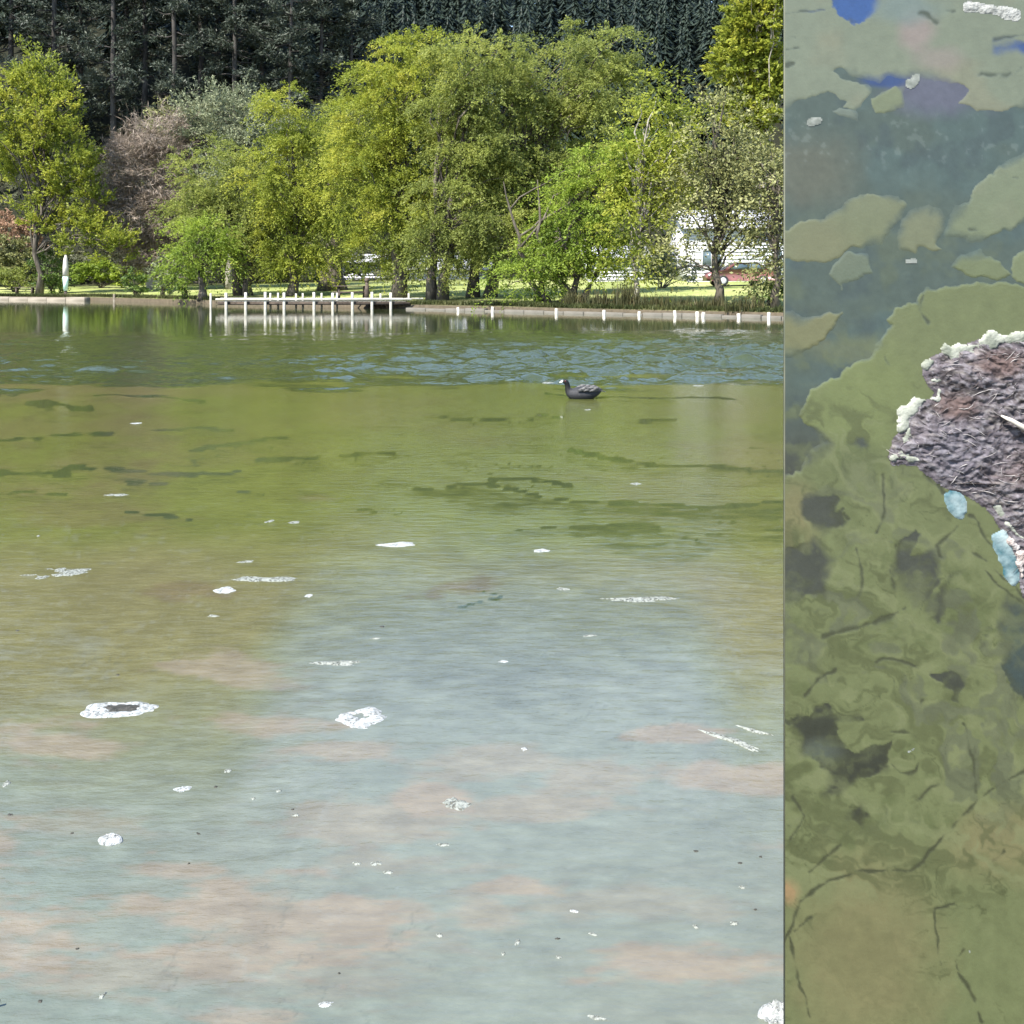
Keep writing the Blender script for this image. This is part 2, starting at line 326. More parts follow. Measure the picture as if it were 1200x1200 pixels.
for P, w in [([(478, 574), (560, 567), (640, 582), (720, 591), (820, 594), (920, 586)], 2.2), ([(668, 526), (740, 540), (800, 545), (925, 553)], 2.6), ([(575, 562), (610, 560), (670, 569)], 2.6),
             ([(225, 530), (290, 520), (335, 512)], 2.4), ([(178, 506), (270, 505)], 2.4), ([(110, 464), (170, 465), (240, 472)], 1.8), ([(0, 465), (20, 463)], 2.5), ([(0, 514), (60, 512), (135, 510)], 3), ([(0, 555), (80, 553)], 2.8),
             ([(85, 549), (150, 552), (210, 556), (280, 550)], 3.0), ([(0, 578), (78, 578)], 2.0), ([(145, 565), (230, 567)], 2.0), ([(150, 597), (180, 603), (225, 609)], 2.4), ([(300, 540), (370, 536)], 3.6), ([(400, 531), (460, 529)], 3.0),
             ([(515, 492), (625, 491)], 2.0), ([(725, 492), (790, 491)], 2.0), ([(600, 620), (700, 616), (770, 616)], 1.8), ([(560, 690), (590, 700), (540, 712)], 1.8), ([(35, 473), (70, 472), (105, 476)], 4), ([(280, 577), (310, 580)], 1.6), ([(420, 545), (440, 546)], 1.8), ([(420, 600), (440, 601)], 1.8),
             ([(630, 485), (660, 488)], 2), ([(640, 462), (760, 468), (860, 470)], 1.5)]:
    w = w * 1.35; d = line_d(PX, PY + 7 * nf, P, 1.6)
    dark = np.maximum(dark, sstep(w * 1.3, w * 0.35, d + w * 1.3 * (fbm(PX * 0.05, PY * 0.25, 4) + 0.4 * n4)))
    dark = np.maximum(dark, 0.42 * sstep(w * 3.6, w * 0.5, line_d(PX, PY - 2.2 * w + 7 * nf, P, 1.2) + w * 3 * nf2))
# broken dark threads through the green mats
th = fbm(WX * 1.3 + 60, WY * 2.6, 4) + 0.25 * n3
thread = sstep(0.035, 0.0, np.abs(th)) * sstep(0.02, 0.2, fbm(WX * 0.9 + 8, WY * 0.9 + 80, 3)) * sstep(458, 475, PY) * sstep(720, 600, PY)
dark = np.maximum(dark, 0.75 * thread)
stk = sstep(0.22, 0.42, fbm(PX * 0.013 + 70, PY * 0.19 + 11, 4) + 0.15 * n4)
dark = np.maximum(dark, 0.45 * stk * sstep(460, 480, PY) * sstep(690, 610, PY))
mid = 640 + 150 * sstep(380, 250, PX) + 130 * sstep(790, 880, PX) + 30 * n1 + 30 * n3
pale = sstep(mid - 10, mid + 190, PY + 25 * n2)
pink = np.zeros_like(PX)
for cx, cy, rx, ry, a in [(300, 1080, 150, 48, 1), (30, 1095, 110, 36, 1), (150, 1138, 120, 26, .5), (215, 690, 42, 11, .9), (270, 785, 75, 18, .7), (315, 850, 95, 15, .8), (400, 880, 75, 13, .7), (860, 912, 95, 15, .9), (795, 856, 45, 9, 1), (508, 937, 42, 13, 1), (590, 890, 80, 22, .5), (690, 915, 80, 22, .55),
                         (790, 1135, 110, 24, .85), (612, 1042, 45, 13, .8), (430, 965, 100, 26, .55), (535, 688, 45, 14, .9), (130, 505, 120, 34, .55), (50, 870, 75, 26, .8), (640, 945, 100, 14, .6), (210, 1020, 60, 8, .8), (300, 1192, 50, 10, .8), (470, 1068, 40, 14, .6), (560, 1065, 45, 20, .5), (90, 605, 90, 16, .6), (870, 530, 60, 20, .5), (870, 480, 50, 24, .35), (370, 582, 26, 6, .6), (110, 965, 70, 16, .45), (750, 1060, 120, 18, .35), (480, 1010, 90, 14, .4), (350, 1120, 160, 50, .35),
                         (-150, 1000, 150, 40, .8), (-200, 750, 120, 30, .6), (1000, 1000, 80, 20, .6)]:
    pink = np.maximum(pink, a * ell(cx, cy, rx, ry))
olive = sstep(600, 700, PY + 40 * n1) * (1 - pale)
fleck = sstep(0.30, 0.5, fbm(PX * 0.09, PY * 0.4 + 30, 3) + 0.25 * n2) * sstep(560, 640, PY)
c_green = lin(145, 153, 80); c_olive = lin(160, 155, 106); c_pale = lin(168, 176, 158); c_pink = lin(198, 182, 156); c_foam = lin(196, 202, 194); c_brown = lin(156, 142, 104); c_turq = lin(160, 173, 155)
def mixc(a, b, t): return a * (1 - t[..., None]) + b * t[..., None]
col = mixc(np.broadcast_to(c_green, PX.shape + (3,)), c_olive, olive)
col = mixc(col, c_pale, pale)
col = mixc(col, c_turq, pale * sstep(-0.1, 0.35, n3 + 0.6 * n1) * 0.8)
col = mixc(col, lin(116, 118, 62), 0.35 * sstep(0.05, 0.4, nf2 + 0.4 * nf) * (1 - pale) * sstep(640, 600, PY))
col = mixc(col, c_brown, (0.25 + 0.45 * sstep(330, 120, PX)) * sstep(0.0, 0.4, n3 + 0.4 * nf) * (1 - pale))
pk = np.where((PY < 720)[..., None], c_brown, c_pink)
pink = np.clip(pink * 1.15, 0, 1)
col = mixc(col, pk, np.clip(pink, 0, 1) * (0.85 - 0.2 * sstep(700, 640, PY)))
col = col * (1 + 0.10 * n2 + 0.10 * n4 + 0.16 * nf2)[..., None]
col = mixc(col, c_foam, 0.16 * fleck)
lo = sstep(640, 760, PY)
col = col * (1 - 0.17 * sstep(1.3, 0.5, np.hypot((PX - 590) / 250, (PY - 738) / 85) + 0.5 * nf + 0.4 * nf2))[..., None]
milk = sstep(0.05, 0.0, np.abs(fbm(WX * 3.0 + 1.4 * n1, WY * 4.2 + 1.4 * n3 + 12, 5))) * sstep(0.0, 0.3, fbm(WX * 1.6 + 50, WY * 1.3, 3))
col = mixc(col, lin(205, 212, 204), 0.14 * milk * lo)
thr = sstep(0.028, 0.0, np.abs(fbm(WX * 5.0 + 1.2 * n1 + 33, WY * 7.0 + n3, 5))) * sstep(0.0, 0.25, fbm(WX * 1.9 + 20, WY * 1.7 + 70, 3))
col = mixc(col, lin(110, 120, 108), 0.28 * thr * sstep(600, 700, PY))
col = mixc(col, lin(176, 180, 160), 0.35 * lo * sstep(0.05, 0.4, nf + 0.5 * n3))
cover = np.clip(scum * (1 - clear) * (1 - dark), 0, 1)
rip = np.clip(sstep(456, 446, PY - (edge - 455)) * sstep(384, 402, PY + 6 * n3), 0, 1) * (0.62 + 0.38 * sstep(250, 640, PX))

def water_mat():
    m, nt, N, L, P = new_mat('lake_water')
    tc = N.new('ShaderNodeTexCoord')
    att = lambda n: (lambda a: (setattr(a, 'attribute_name', n), a)[1])(N.new('ShaderNodeAttribute'))
    tint, cov, rp = att('tint'), att('cover'), att('ripple')
    def nz(scale, st, d=5, r=0.55):
        mp = N.new('ShaderNodeMapping'); mp.inputs['Scale'].default_value = st; L.new(tc.outputs['Object'], mp.inputs[0])
        t = N.new('ShaderNodeTexNoise'); t.inputs['Scale'].default_value = scale; t.inputs['Detail'].default_value = d; t.inputs['Roughness'].default_value = r
        L.new(mp.outputs[0], t.inputs['Vector']); return t.outputs['Fac']
    # fine grain of the scum
    g = N.new('ShaderNodeMapRange'); g.inputs[1].default_value = 0.3; g.inputs[2].default_value = 0.7; g.inputs[3].default_value = 0.232 * 0.86; g.inputs[4].default_value = 0.232 * 1.14
    L.new(nz(14, (0.6, 1.2, 1), 8, 0.65), g.inputs[0])
    vm = N.new('ShaderNodeVectorMath'); vm.operation = 'SCALE'; L.new(tint.outputs['Color'], vm.inputs[0]); L.new(g.outputs[0], vm.inputs['Scale'])
    # ragged cover edge
    ce = N.new('ShaderNodeMath'); ce.operation = 'MULTIPLY_ADD'; ce.inputs[1].default_value = 0.7; L.new(nz(9, (0.6, 1.5, 1), 6), ce.inputs[0]); ce.inputs[2].default_value = -0.35
    ad = N.new('ShaderNodeMath'); ad.operation = 'ADD'; L.new(ce.outputs[0], ad.inputs[0]); L.new(cov.outputs['Fac'], ad.inputs[1])
    st = N.new('ShaderNodeMapRange'); st.interpolation_type = 'SMOOTHSTEP'; st.inputs[1].default_value = 0.15; st.inputs[2].default_value = 0.75; L.new(ad.outputs[0], st.inputs[0])
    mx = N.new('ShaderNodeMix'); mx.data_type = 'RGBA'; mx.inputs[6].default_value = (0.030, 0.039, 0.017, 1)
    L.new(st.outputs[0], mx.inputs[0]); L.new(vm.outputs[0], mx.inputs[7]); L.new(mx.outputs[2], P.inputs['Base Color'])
    ro = N.new('ShaderNodeMapRange'); ro.inputs[3].default_value = 0.03; ro.inputs[4].default_value = 0.15; L.new(st.outputs[0], ro.inputs[0])
    rr_ = N.new('ShaderNodeMath'); rr_.operation = 'MULTIPLY_ADD'; rr_.inputs[1].default_value = 0.10; L.new(rp.outputs['Fac'], rr_.inputs[0]); L.new(ro.outputs[0], rr_.inputs[2]); L.new(rr_.outputs[0], P.inputs['Roughness'])
    P.inputs['IOR'].default_value = 1.45
    # ripples
    b1 = N.new('ShaderNodeBump'); b1.inputs['Distance'].default_value = 0.30; L.new(nz(1.0, (0.7, 0.9, 1), 5, 0.7), b1.inputs['Height'])
    rs = N.new('ShaderNodeMapRange'); rs.inputs[3].default_value = 0.012; rs.inputs[4].default_value = 0.35; L.new(rp.outputs['Fac'], rs.inputs[0]); L.new(rs.outputs[0], b1.inputs['Strength'])
    b2 = N.new('ShaderNodeBump'); b2.inputs['Distance'].default_value = 0.010; bs = N.new('ShaderNodeMapRange'); bs.inputs[3].default_value = 0.06; bs.inputs[4].default_value = 0.6; L.new(st.outputs[0], bs.inputs[0]); L.new(bs.outputs[0], b2.inputs['Strength'])
    L.new(nz(11, (0.5, 1.3, 1), 5, 0.6), b2.inputs['Height']); L.new(b1.outputs[0], b2.inputs['Normal'])
    L.new(b2.outputs[0], P.inputs['Normal'])
    return m
nr, ncl = PX.shape
ii, jj = np.meshgrid(np.arange(nr - 1), np.arange(ncl - 1), indexing='ij')
Fq = np.stack([ii * ncl + jj, ii * ncl + jj + 1, (ii + 1) * ncl + jj + 1, (ii + 1) * ncl + jj], -1).reshape(-1, 4)
wave = rip * (1.15 + 0.7 * sstep(400, 700, PX)) * (0.75 + 0.9 * fbm(PX * 0.008 + 3, PY * 0.09 + 50, 3)) * (0.06 * fbm(WX * 0.6 + 3, WY * 1.0, 2) + 0.085 * fbm(WX * 2.3 + 0.6 * n1, WY * 3.0 + 9, 4))
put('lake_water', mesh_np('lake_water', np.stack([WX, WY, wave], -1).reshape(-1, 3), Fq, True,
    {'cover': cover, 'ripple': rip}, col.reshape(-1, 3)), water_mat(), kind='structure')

# ------------------------------------------------------------------ trees
def norm(v): return v / (np.linalg.norm(v, axis=-1, keepdims=True) + 1e-9)
def sprays(rng, cen, rad, out, twigs, per, size, wid, droop, jit=0.06, up=0.5):
    """leaves set along twigs that leave each clump outward and hang a little"""
    n = len(cen)
    d = norm(out[:, None] * 0.75 * np.array([1, 1, 0.7]) + rng.normal(size=(n, twigs, 3)) * np.array([0.85, 0.85, 0.38]) + np.array([0, 0, 0.22 - droop * 0.3]))
    t = rng.random((n, twigs, per)) ** 0.75
    L = rad[:, None, None] * rng.uniform(0.65, 1.25, (n, twigs, 1))
    p = cen[:, None, None] + d[:, :, None] * (t * L)[..., None]
    p[..., 2] -= droop * (t ** 2) * L
    p += rng.normal(size=p.shape) * jit
    ax = norm(d[:, :, None] * np.ones_like(p) + rng.normal(size=p.shape) * 0.55 + np.array([0, 0, -droop * 0.6]) * t[..., None])
    p = p.reshape(-1, 3); ax = ax.reshape(-1, 3)
    o_ = np.broadcast_to(out[:, None, None], (n, twigs, per, 3)).reshape(-1, 3)
    nn = norm(rng.normal(size=p.shape) * 0.6 + np.array([0, 0, up]) + 0.55 * o_)
    sd = norm(np.cross(ax, nn)); m = len(p)
    l = (size * rng.uniform(0.6, 1.3, (m, 1))) * 0.5; w = (wid * rng.uniform(0.6, 1.3, (m, 1))) * 0.5
    V = np.stack([p - ax * l, p + sd * w - ax * l * 0.1, p + ax * l, p - sd * w - ax * l * 0.1], 1).reshape(-1, 3)
    return V, np.arange(m * 4).reshape(-1, 4)
def clumps(rng, lobes, dens, Y, depth=0.8, rmin=0.5, rmax=1.0):
    """lobes: (px, py, rx, ry) -> clump centres through the lobes' volume, thicker towards the skin"""
    cs, rs, os = [], [], []
    s = Y / F
    mid = np.array([np.mean([l[0] for l in lobes]), np.mean([l[1] for l in lobes])])
    for px, py, rx, ry in lobes:
        c = at(px, Y, py); R = np.array([rx * s, max(rx, ry) * s * depth, ry * s])
        n = max(4, int(dens * (R[0] * R[1] * R[2]) ** (2 / 3)))
        u = norm(rng.normal(size=(n, 3))); r = rng.uniform(0.25, 1.0, (n, 1)) ** 0.5
        r *= 1 + 0.22 * rng.normal(size=(n, 1)).clip(-1.2, 2.0)
        c = c + np.array([0, rng.uniform(-0.3, 0.3) * R[1], 0])
        cs.append(c + u * r * R); os.append(norm(u / R)); rs.append(rng.uniform(rmin, rmax, n))
    return np.concatenate(cs), np.concatenate(rs), np.concatenate(os)
def curve(rng, a, b, n=7, sag=0.15, wob=0.05):
    t = np.linspace(0, 1, n)[:, None]; L = np.linalg.norm(b - a)
    p = a * (1 - t) + b * t; p[:, 2] += (np.sin(t * math.pi) * sag * L)[:, 0]
    w = rng.normal(size=(n, 3)) * wob * L; w[0] = 0; w[-1] = 0
    return p + w
def tree(name, label, cat, Y, px, lobes, mat, bark, seed, r0=0.2, dens=10, twigs=13, per=28, size=0.145, wid=0.06, droop=0.5, top=None, lean=0, stems=1, nbr=34, depth=0.8, rr=(0.8, 1.75), group='trees on the far bank', part='crown', spread=0.5, br=0.07):
    rng = np.random.default_rng(seed)
    x, _ = at(px, Y); z0 = float(land(x, Y)) - 0.06; base = np.array([x, Y, z0])
    root = thing(name, label, cat, base, 0, group)
    cen, rad, out = clumps(rng, lobes, dens, Y, depth, *rr)
    cmid = cen.mean(0); zt = top if top is not None else np.percentile(cen[:, 2], 80)
    trunk = MB(); axes = []
    for k in range(stems):
        off = np.array([spread * (k - (stems - 1) / 2), rng.uniform(-0.3, 0.3) * (stems > 1), 0])
        tip = np.array([cmid[0] * 0.5 + x * 0.5 + off[0] * 3 + lean * 0.0, Y + off[1] * 2, zt * rng.uniform(0.85, 1.0)])
        n = 10; t = np.linspace(0, 1, n)[:, None]
        ax = (base + off) * (1 - t) + tip * t
        ax[:, 0] += lean * np.sin(t[:, 0] * math.pi * 0.5) * 1.0
        ax[1:-1] += rng.normal(size=(n - 2, 3)) * np.array([0.12, 0.12, 0.0])
        rd = r0 / stems ** 0.5 * (1 - 0.88 * t[:, 0]) ; rd[0] *= 1.45; rd[1] *= 1.08
        trunk.tube(ax - base, rd, 9); axes.append(ax)
    brs = trunk; pick = rng.choice(len(cen), min(nbr, len(cen)), replace=False)
    for i in pick:
        ax = axes[rng.integers(len(axes))]
        zz = ax[:, 2]; f = rng.uniform(0.3, 0.75)
        k = int(np.clip(np.searchsorted(zz, zz[0] + (cen[i, 2] - zz[0]) * f), 2, len(ax) - 2))
        p = curve(rng, ax[k], cen[i], 7, 0.10, 0.03)
        brs.tube(p - base, np.linspace(br, 0.015, 7) * rng.uniform(0.6, 1.2), 5)
    put('trunk', trunk.mesh('trunk', True), bark, root)
    V, Fs = sprays(rng, cen, rad, out, twigs, per, size, wid, droop)
    put(part, mesh_np(part, V - base, Fs), mat, root)
    return root

tree('poplar_tree', 'tall narrow bright green tree beside the slim white post', 'tree', 68, 46,
     [(36, 92, 13, 30), (58, 100, 12, 32), (14, 120, 14, 40), (76, 135, 13, 36), (45, 150, 22, 40), (22, 185, 22, 40), (70, 200, 24, 40), (95, 205, 11, 34), (52, 250, 26, 26), (110, 245, 15, 26), (92, 275, 24, 24), (128, 292, 26, 20), (-8, 150, 16, 50)], M_leaf_yellow, M_bark, 11, 0.2, 12, 8, 15, 0.22, 0.10, -0.5, rr=(0.6, 1.2), nbr=60)
tree('bare_tree', 'leafless pinkish brown tree behind the small shrubs on the bank', 'tree', 72, 176,
     [(192, 162, 36, 26), (158, 200, 38, 40), (205, 210, 34, 46), (165, 258, 42, 38), (215, 264, 30, 34), (136, 240, 22, 35), (180, 300, 36, 16)], M_twig, M_bark_pale, 12, 0.22, 19, 11, 9, 0.6, 0.035, -0.1, nbr=120, part='twigs', br=0.06)
tree('brown_topped_tree', 'small rusty olive tree top behind the leafless tree', 'tree', 78, 198, [(200, 140, 30, 20), (196, 165, 24, 22), (196, 230, 26, 50)], M_leaf_olive, M_bark, 13, 0.2, 18, 7, 9, 0.28, 0.10)
tree('grey_green_tree', 'grey green tree with a loose round top behind the twin trunks', 'tree', 72, 270, [(262, 140, 42, 30), (300, 150, 40, 34), (240, 175, 34, 36), (290, 210, 50, 50)], M_leaf_grey, M_bark_pale, 14, 0.25, 16, 9, 14, 0.22, 0.08, 0.0, nbr=50)
tree('twin_trunk_tree', 'mid green tree with dark twin trunks behind the jetty', 'tree', 60, 285, [(250, 200, 42, 34), (262, 250, 54, 38), (310, 245, 42, 45), (300, 290, 46, 24), (225, 235, 26, 26)], M_leaf_willow, M_bark, 15, 0.36, 10, 13, 28, stems=2, spread=0.55)
tree('leaning_tree', 'small light green tree leaning out at the jetty end', 'tree', 56.9, 237, [(222, 285, 34, 24), (205, 310, 22, 20), (252, 282, 26, 24), (232, 268, 22, 16)], M_leaf_bright, M_bark, 16, 0.24, 14, 10, 16, 0.16, 0.07, lean=-0.25, nbr=18)
tree('yellow_topped_tree', 'yellow topped tree with a single trunk behind the jetty middle', 'tree', 58, 341, [(330, 125, 24, 26), (352, 165, 36, 40), (330, 215, 40, 42), (372, 225, 36, 48), (350, 275, 46, 34), (335, 305, 30, 14)], M_leaf_yellow, M_bark, 17, 0.26, 10, 13, 28)
tree('thick_trunk_tree', 'tree with a very thick dark trunk back on the lawn', 'tree', 66, 389, [(395, 190, 40, 46), (405, 250, 46, 44), (385, 285, 40, 20), (420, 150, 36, 40)], M_leaf_willow, M_bark, 18, 0.75, 10, 13, 28)
tree('willow_tree', 'big yellow green willow with gold top beside the picnic table', 'tree', 54, 467, [(452, 75, 36, 32), (478, 110, 52, 44), (430, 150, 48, 46), (490, 180, 52, 52), (430, 215, 48, 42), (480, 245, 54, 42), (450, 285, 48, 24), (505, 60, 34, 20)], M_leaf_yellow, M_bark, 19, 0.36, 10, 13, 28, nbr=50)
tree('willow_tree', 'round crowned willow with paired straight trunks at the pale clubhouse', 'tree', 50.8, 512, [(545, 75, 42, 32), (575, 110, 46, 44), (530, 150, 46, 46), (570, 190, 50, 50), (535, 235, 48, 44), (575, 262, 46, 38), (520, 290, 42, 22), (600, 70, 30, 30)], M_leaf_willow, M_bark, 20, 0.36, 10, 13, 28, stems=2, spread=0.5, nbr=50)
tree('willow_tree', 'tallest willow with a forked leaning trunk at the water edge', 'tree', 53, 564, [(690, 55, 40, 38), (650, 90, 46, 42), (705, 105, 40, 46), (630, 150, 50, 48), (685, 165, 46, 48), (615, 215, 52, 46), (660, 235, 50, 46), (600, 275, 46, 34)], M_leaf_willow, M_bark, 21, 0.4, 10, 13, 28, stems=2, spread=0.9, nbr=60, lean=0.2)
tree('bushy_willow', 'low spreading bright willow with many stems drooping to the water', 'tree', 45.6, 656, [(700, 225, 44, 46), (665, 265, 44, 38), (640, 310, 46, 26), (610, 328, 30, 16), (700, 285, 36, 28), (730, 195, 36, 44)], M_leaf_bright, M_bark, 22, 0.34, 10, 13, 28, stems=5, spread=0.5, droop=0.5, nbr=50)
tree('slender_tree', 'slender yellow green tree with thin pale trunk among reeds', 'tree', 43.6, 744, [(772, 110, 16, 34), (765, 160, 38, 40), (800, 160, 30, 40), (752, 210, 42, 38), (790, 215, 40, 36), (742, 262, 36, 34), (746, 305, 22, 26)], M_leaf_yellow, M_bark_pale, 23, 0.12, 21, 7, 9, 0.19, 0.08, nbr=40)
tree('sparse_tree', 'sparse olive tree with dark trunk in front of the white house', 'tree', 42, 842, [(840, 175, 46, 38), (875, 200, 40, 42), (825, 225, 46, 38), (865, 245, 44, 34), (805, 268, 36, 30), (790, 300, 24, 20), (850, 130, 30, 26)], M_leaf_olive, M_bark, 24, 0.18, 19, 7, 8, 0.17, 0.075, nbr=60, droop=0.3)
tree('poplar_tree', 'tall pale limbed poplar rising behind the white house', 'tree', 92, 892, [(880, 30, 36, 44), (905, -30, 32, 52), (862, 70, 26, 34), (898, 90, 34, 34), (880, 130, 30, 30), (905, -110, 28, 60)], M_leaf_yellow, M_bark_pale, 25, 0.35, 20, 7, 9, 0.42, 0.2, 0.0, rr=(0.7, 1.4), nbr=70, br=0.14)
tree('bank_tree', 'dark grey green leafy tree on the bank before the white house', 'tree', 40.2, 909, [(900, 215, 26, 50), (915, 260, 30, 46), (895, 290, 24, 32), (912, 325, 24, 24), (925, 180, 34, 60)], M_leaf_olive, M_bark, 26, 0.16, 21, 7, 9, 0.18, 0.08, nbr=40)

# shrubs, hedges
def shrub(name, label, cat, Y, px, lobes, mat, seed, dens=34, size=0.16, wid=0.08, group='shrubs on the far bank', per=9, rr=(0.3, 0.55), droop=0.1):
    rng = np.random.default_rng(seed); x, _ = at(px, Y); z0 = float(land(x, Y)) - 0.03; base = np.array([x, Y, z0])
    root = thing(name, label, cat, base, 0, group)
    cen, rad, out = clumps(rng, lobes, dens, Y, 0.9, *rr); cen[:, 2] = np.maximum(cen[:, 2], z0 + 0.12)
    st = MB()
    for i in rng.choice(len(cen), min(9, len(cen)), replace=False):
        st.tube(curve(rng, base + np.array([rng.uniform(-.15, .15), 0, 0]), cen[i], 5, 0.05, 0.03) - base, np.linspace(0.04, 0.012, 5), 5)
    put('stems', st.mesh('stems', True), M_bark, root)
    V, Fs = sprays(rng, cen, rad, out, 7, per, size, wid, droop); V[:, 2] = np.maximum(V[:, 2], z0 + 0.01)
    put('foliage', mesh_np('foliage', V - base, Fs), mat, root); return root
shrub('tan_hedge', 'orange tan hedge behind the tall narrow tree', 'hedge', 82, 10, [(-30, 270, 30, 18), (8, 268, 28, 20), (36, 275, 14, 16)], M_leaf_pink, 31, 30, 0.18, 0.10)
shrub('shrub', 'brownish green round shrub below the orange tan hedge', 'shrub', 76, 14, [(-6, 305, 20, 22), (20, 298, 16, 22), (30, 315, 14, 16)], M_leaf_olive, 32, 26, 0.24, 0.12)
shrub('shrub', 'yellow green low shrub left of the pale tree trunk', 'shrub', 72, 18, [(0, 325, 18, 9), (24, 325, 16, 10)], M_leaf_willow, 33)
shrub('hedge', 'long bright green clipped hedge behind the slim white post', 'hedge', 78, 118, [(95, 318, 18, 10), (120, 317, 18, 11), (146, 320, 18, 10), (172, 322, 16, 8)], M_leaf_bright, 34, 30, 0.24, 0.13)
shrub('shrub', 'dark bush at the foot of the tall narrow tree', 'shrub', 69, 62, [(60, 315, 14, 24), (70, 330, 10, 12)], M_leaf_green, 35)
shrub('young_shrub', 'small dark green shrub, nearest the wooden landing, of three on the bank', 'shrub', 62.5, 160, [(158, 328, 8, 12), (165, 335, 6, 8)], M_leaf_green, 36, 40)
shrub('young_shrub', 'small grey green shrub, the middle one of three on the bank', 'shrub', 61, 191, [(190, 318, 8, 14), (192, 335, 6, 9)], M_leaf_grey, 37, 40)
shrub('young_shrub', 'small mid green shrub beside the leaning tree', 'shrub', 60, 216, [(216, 327, 8, 13), (217, 337, 6, 7)], M_leaf_green, 38, 40)
shrub('dry_shrub', 'straw coloured shrub behind the twin trunk tree', 'shrub', 74, 265, [(262, 312, 12, 14), (275, 315, 8, 12)], M_leaf_olive, 39)
shrub('shrub', 'wide dark hedge far back across the lawn', 'hedge', 86, 330, [(290, 312, 22, 12), (325, 312, 24, 13), (355, 314, 20, 12)], M_leaf_green, 40, 24, 0.26, 0.14)
shrub('shrub', 'grey green bushes beside the white house', 'shrub', 60, 775, [(760, 312, 16, 16), (782, 308, 14, 18), (808, 318, 14, 12)], M_leaf_grey, 41)
shrub('shrub', 'dark green shrub under the right hand bank tree', 'shrub', 41.5, 898, [(898, 342, 14, 14), (912, 335, 12, 14)], M_leaf_green, 42, 40)

def reeds(px, Y, w, h, n, seed, label):
    rng = np.random.default_rng(seed); x, _ = at(px, Y); z0 = float(land(x, Y)) - 0.1; base = np.array([x, Y, z0])
    b = base + np.stack([rng.normal(0, w, n).clip(-1.7 * w, 1.7 * w), rng.normal(0, 0.2, n).clip(-.35, .35), np.zeros(n)], 1)
    hh = h * rng.uniform(0.5, 1.15, n); ln = rng.normal(0, 0.16, (n, 2)) * hh[:, None]
    m = b + np.concatenate([ln * 0.35, (hh * 0.55)[:, None]], 1); t = b + np.concatenate([ln, hh[:, None]], 1)
    a = rng.uniform(0, math.pi, n); s = np.stack([np.cos(a), np.sin(a), a * 0], 1) * 0.016
    V = np.stack([b - s, b + s, m + s * 0.8, m - s * 0.8, t], 1).reshape(-1, 3); k = np.arange(n)[:, None] * 5
    o = put('reed_clump', mesh_np('reed_clump', V - base, [k + np.array([[0, 1, 2, 3]]), k + np.array([[3, 2, 4]])]), M_reed, None, base)
    return tag(o, label, 'reeds', 'reeds along the far bank')
for i, (px, w, h, lb) in enumerate([(672, 0.5, 1.0, 'thin dry reeds at the foot of the many stemmed willow'), (706, 0.6, 1.1, 'brown reeds between the drooping willow and the slender pale trunk'), (735, 0.45, 1.5, 'tall reeds round the slender pale trunk'),
                                    (765, 0.6, 0.9, 'low reddish reeds just past the slender pale trunk'), (800, 0.7, 0.8, 'low reed clump midway between pale and dark trunks'), (832, 0.5, 0.8, 'short reeds beside the dark trunk of the sparse tree'), (872, 0.7, 0.9, 'wide reed clump between dark trunk and grey green bank tree')]):
    Y = float(np.interp((px - 600) / F * 41, SHX, SHY)) + 0.75
    reeds(px, Y, w * 0.6, h * 0.8, 220, 50 + i, lb)
# rough grass fringe along the bank
rng = np.random.default_rng(77); n = 26000
gx = rng.uniform(-48, 14, n); gs = np.abs(rng.normal(0.1, 0.5, n)) + 0.03; gy = shore(gx) + gs
gz = land(gx, gy) - 0.03; hh = rng.uniform(0.06, 0.24, n); a = rng.uniform(0, math.pi, n)
b = np.stack([gx, gy, gz], 1); s = np.stack([np.cos(a), np.sin(a), a * 0], 1) * 0.03
t = b + np.stack([rng.normal(0, 0.05, n), rng.normal(-0.04, 0.05, n), hh], 1)
put('bank_grass', mesh_np('bank_grass', np.stack([b - s, b + s, t], 1).reshape(-1, 3), np.arange(3 * n).reshape(-1, 3)), M_grassblade, kind='stuff')
tag(bpy.data.objects['bank_grass'], 'rough grass fringe along the far bank', 'grass')

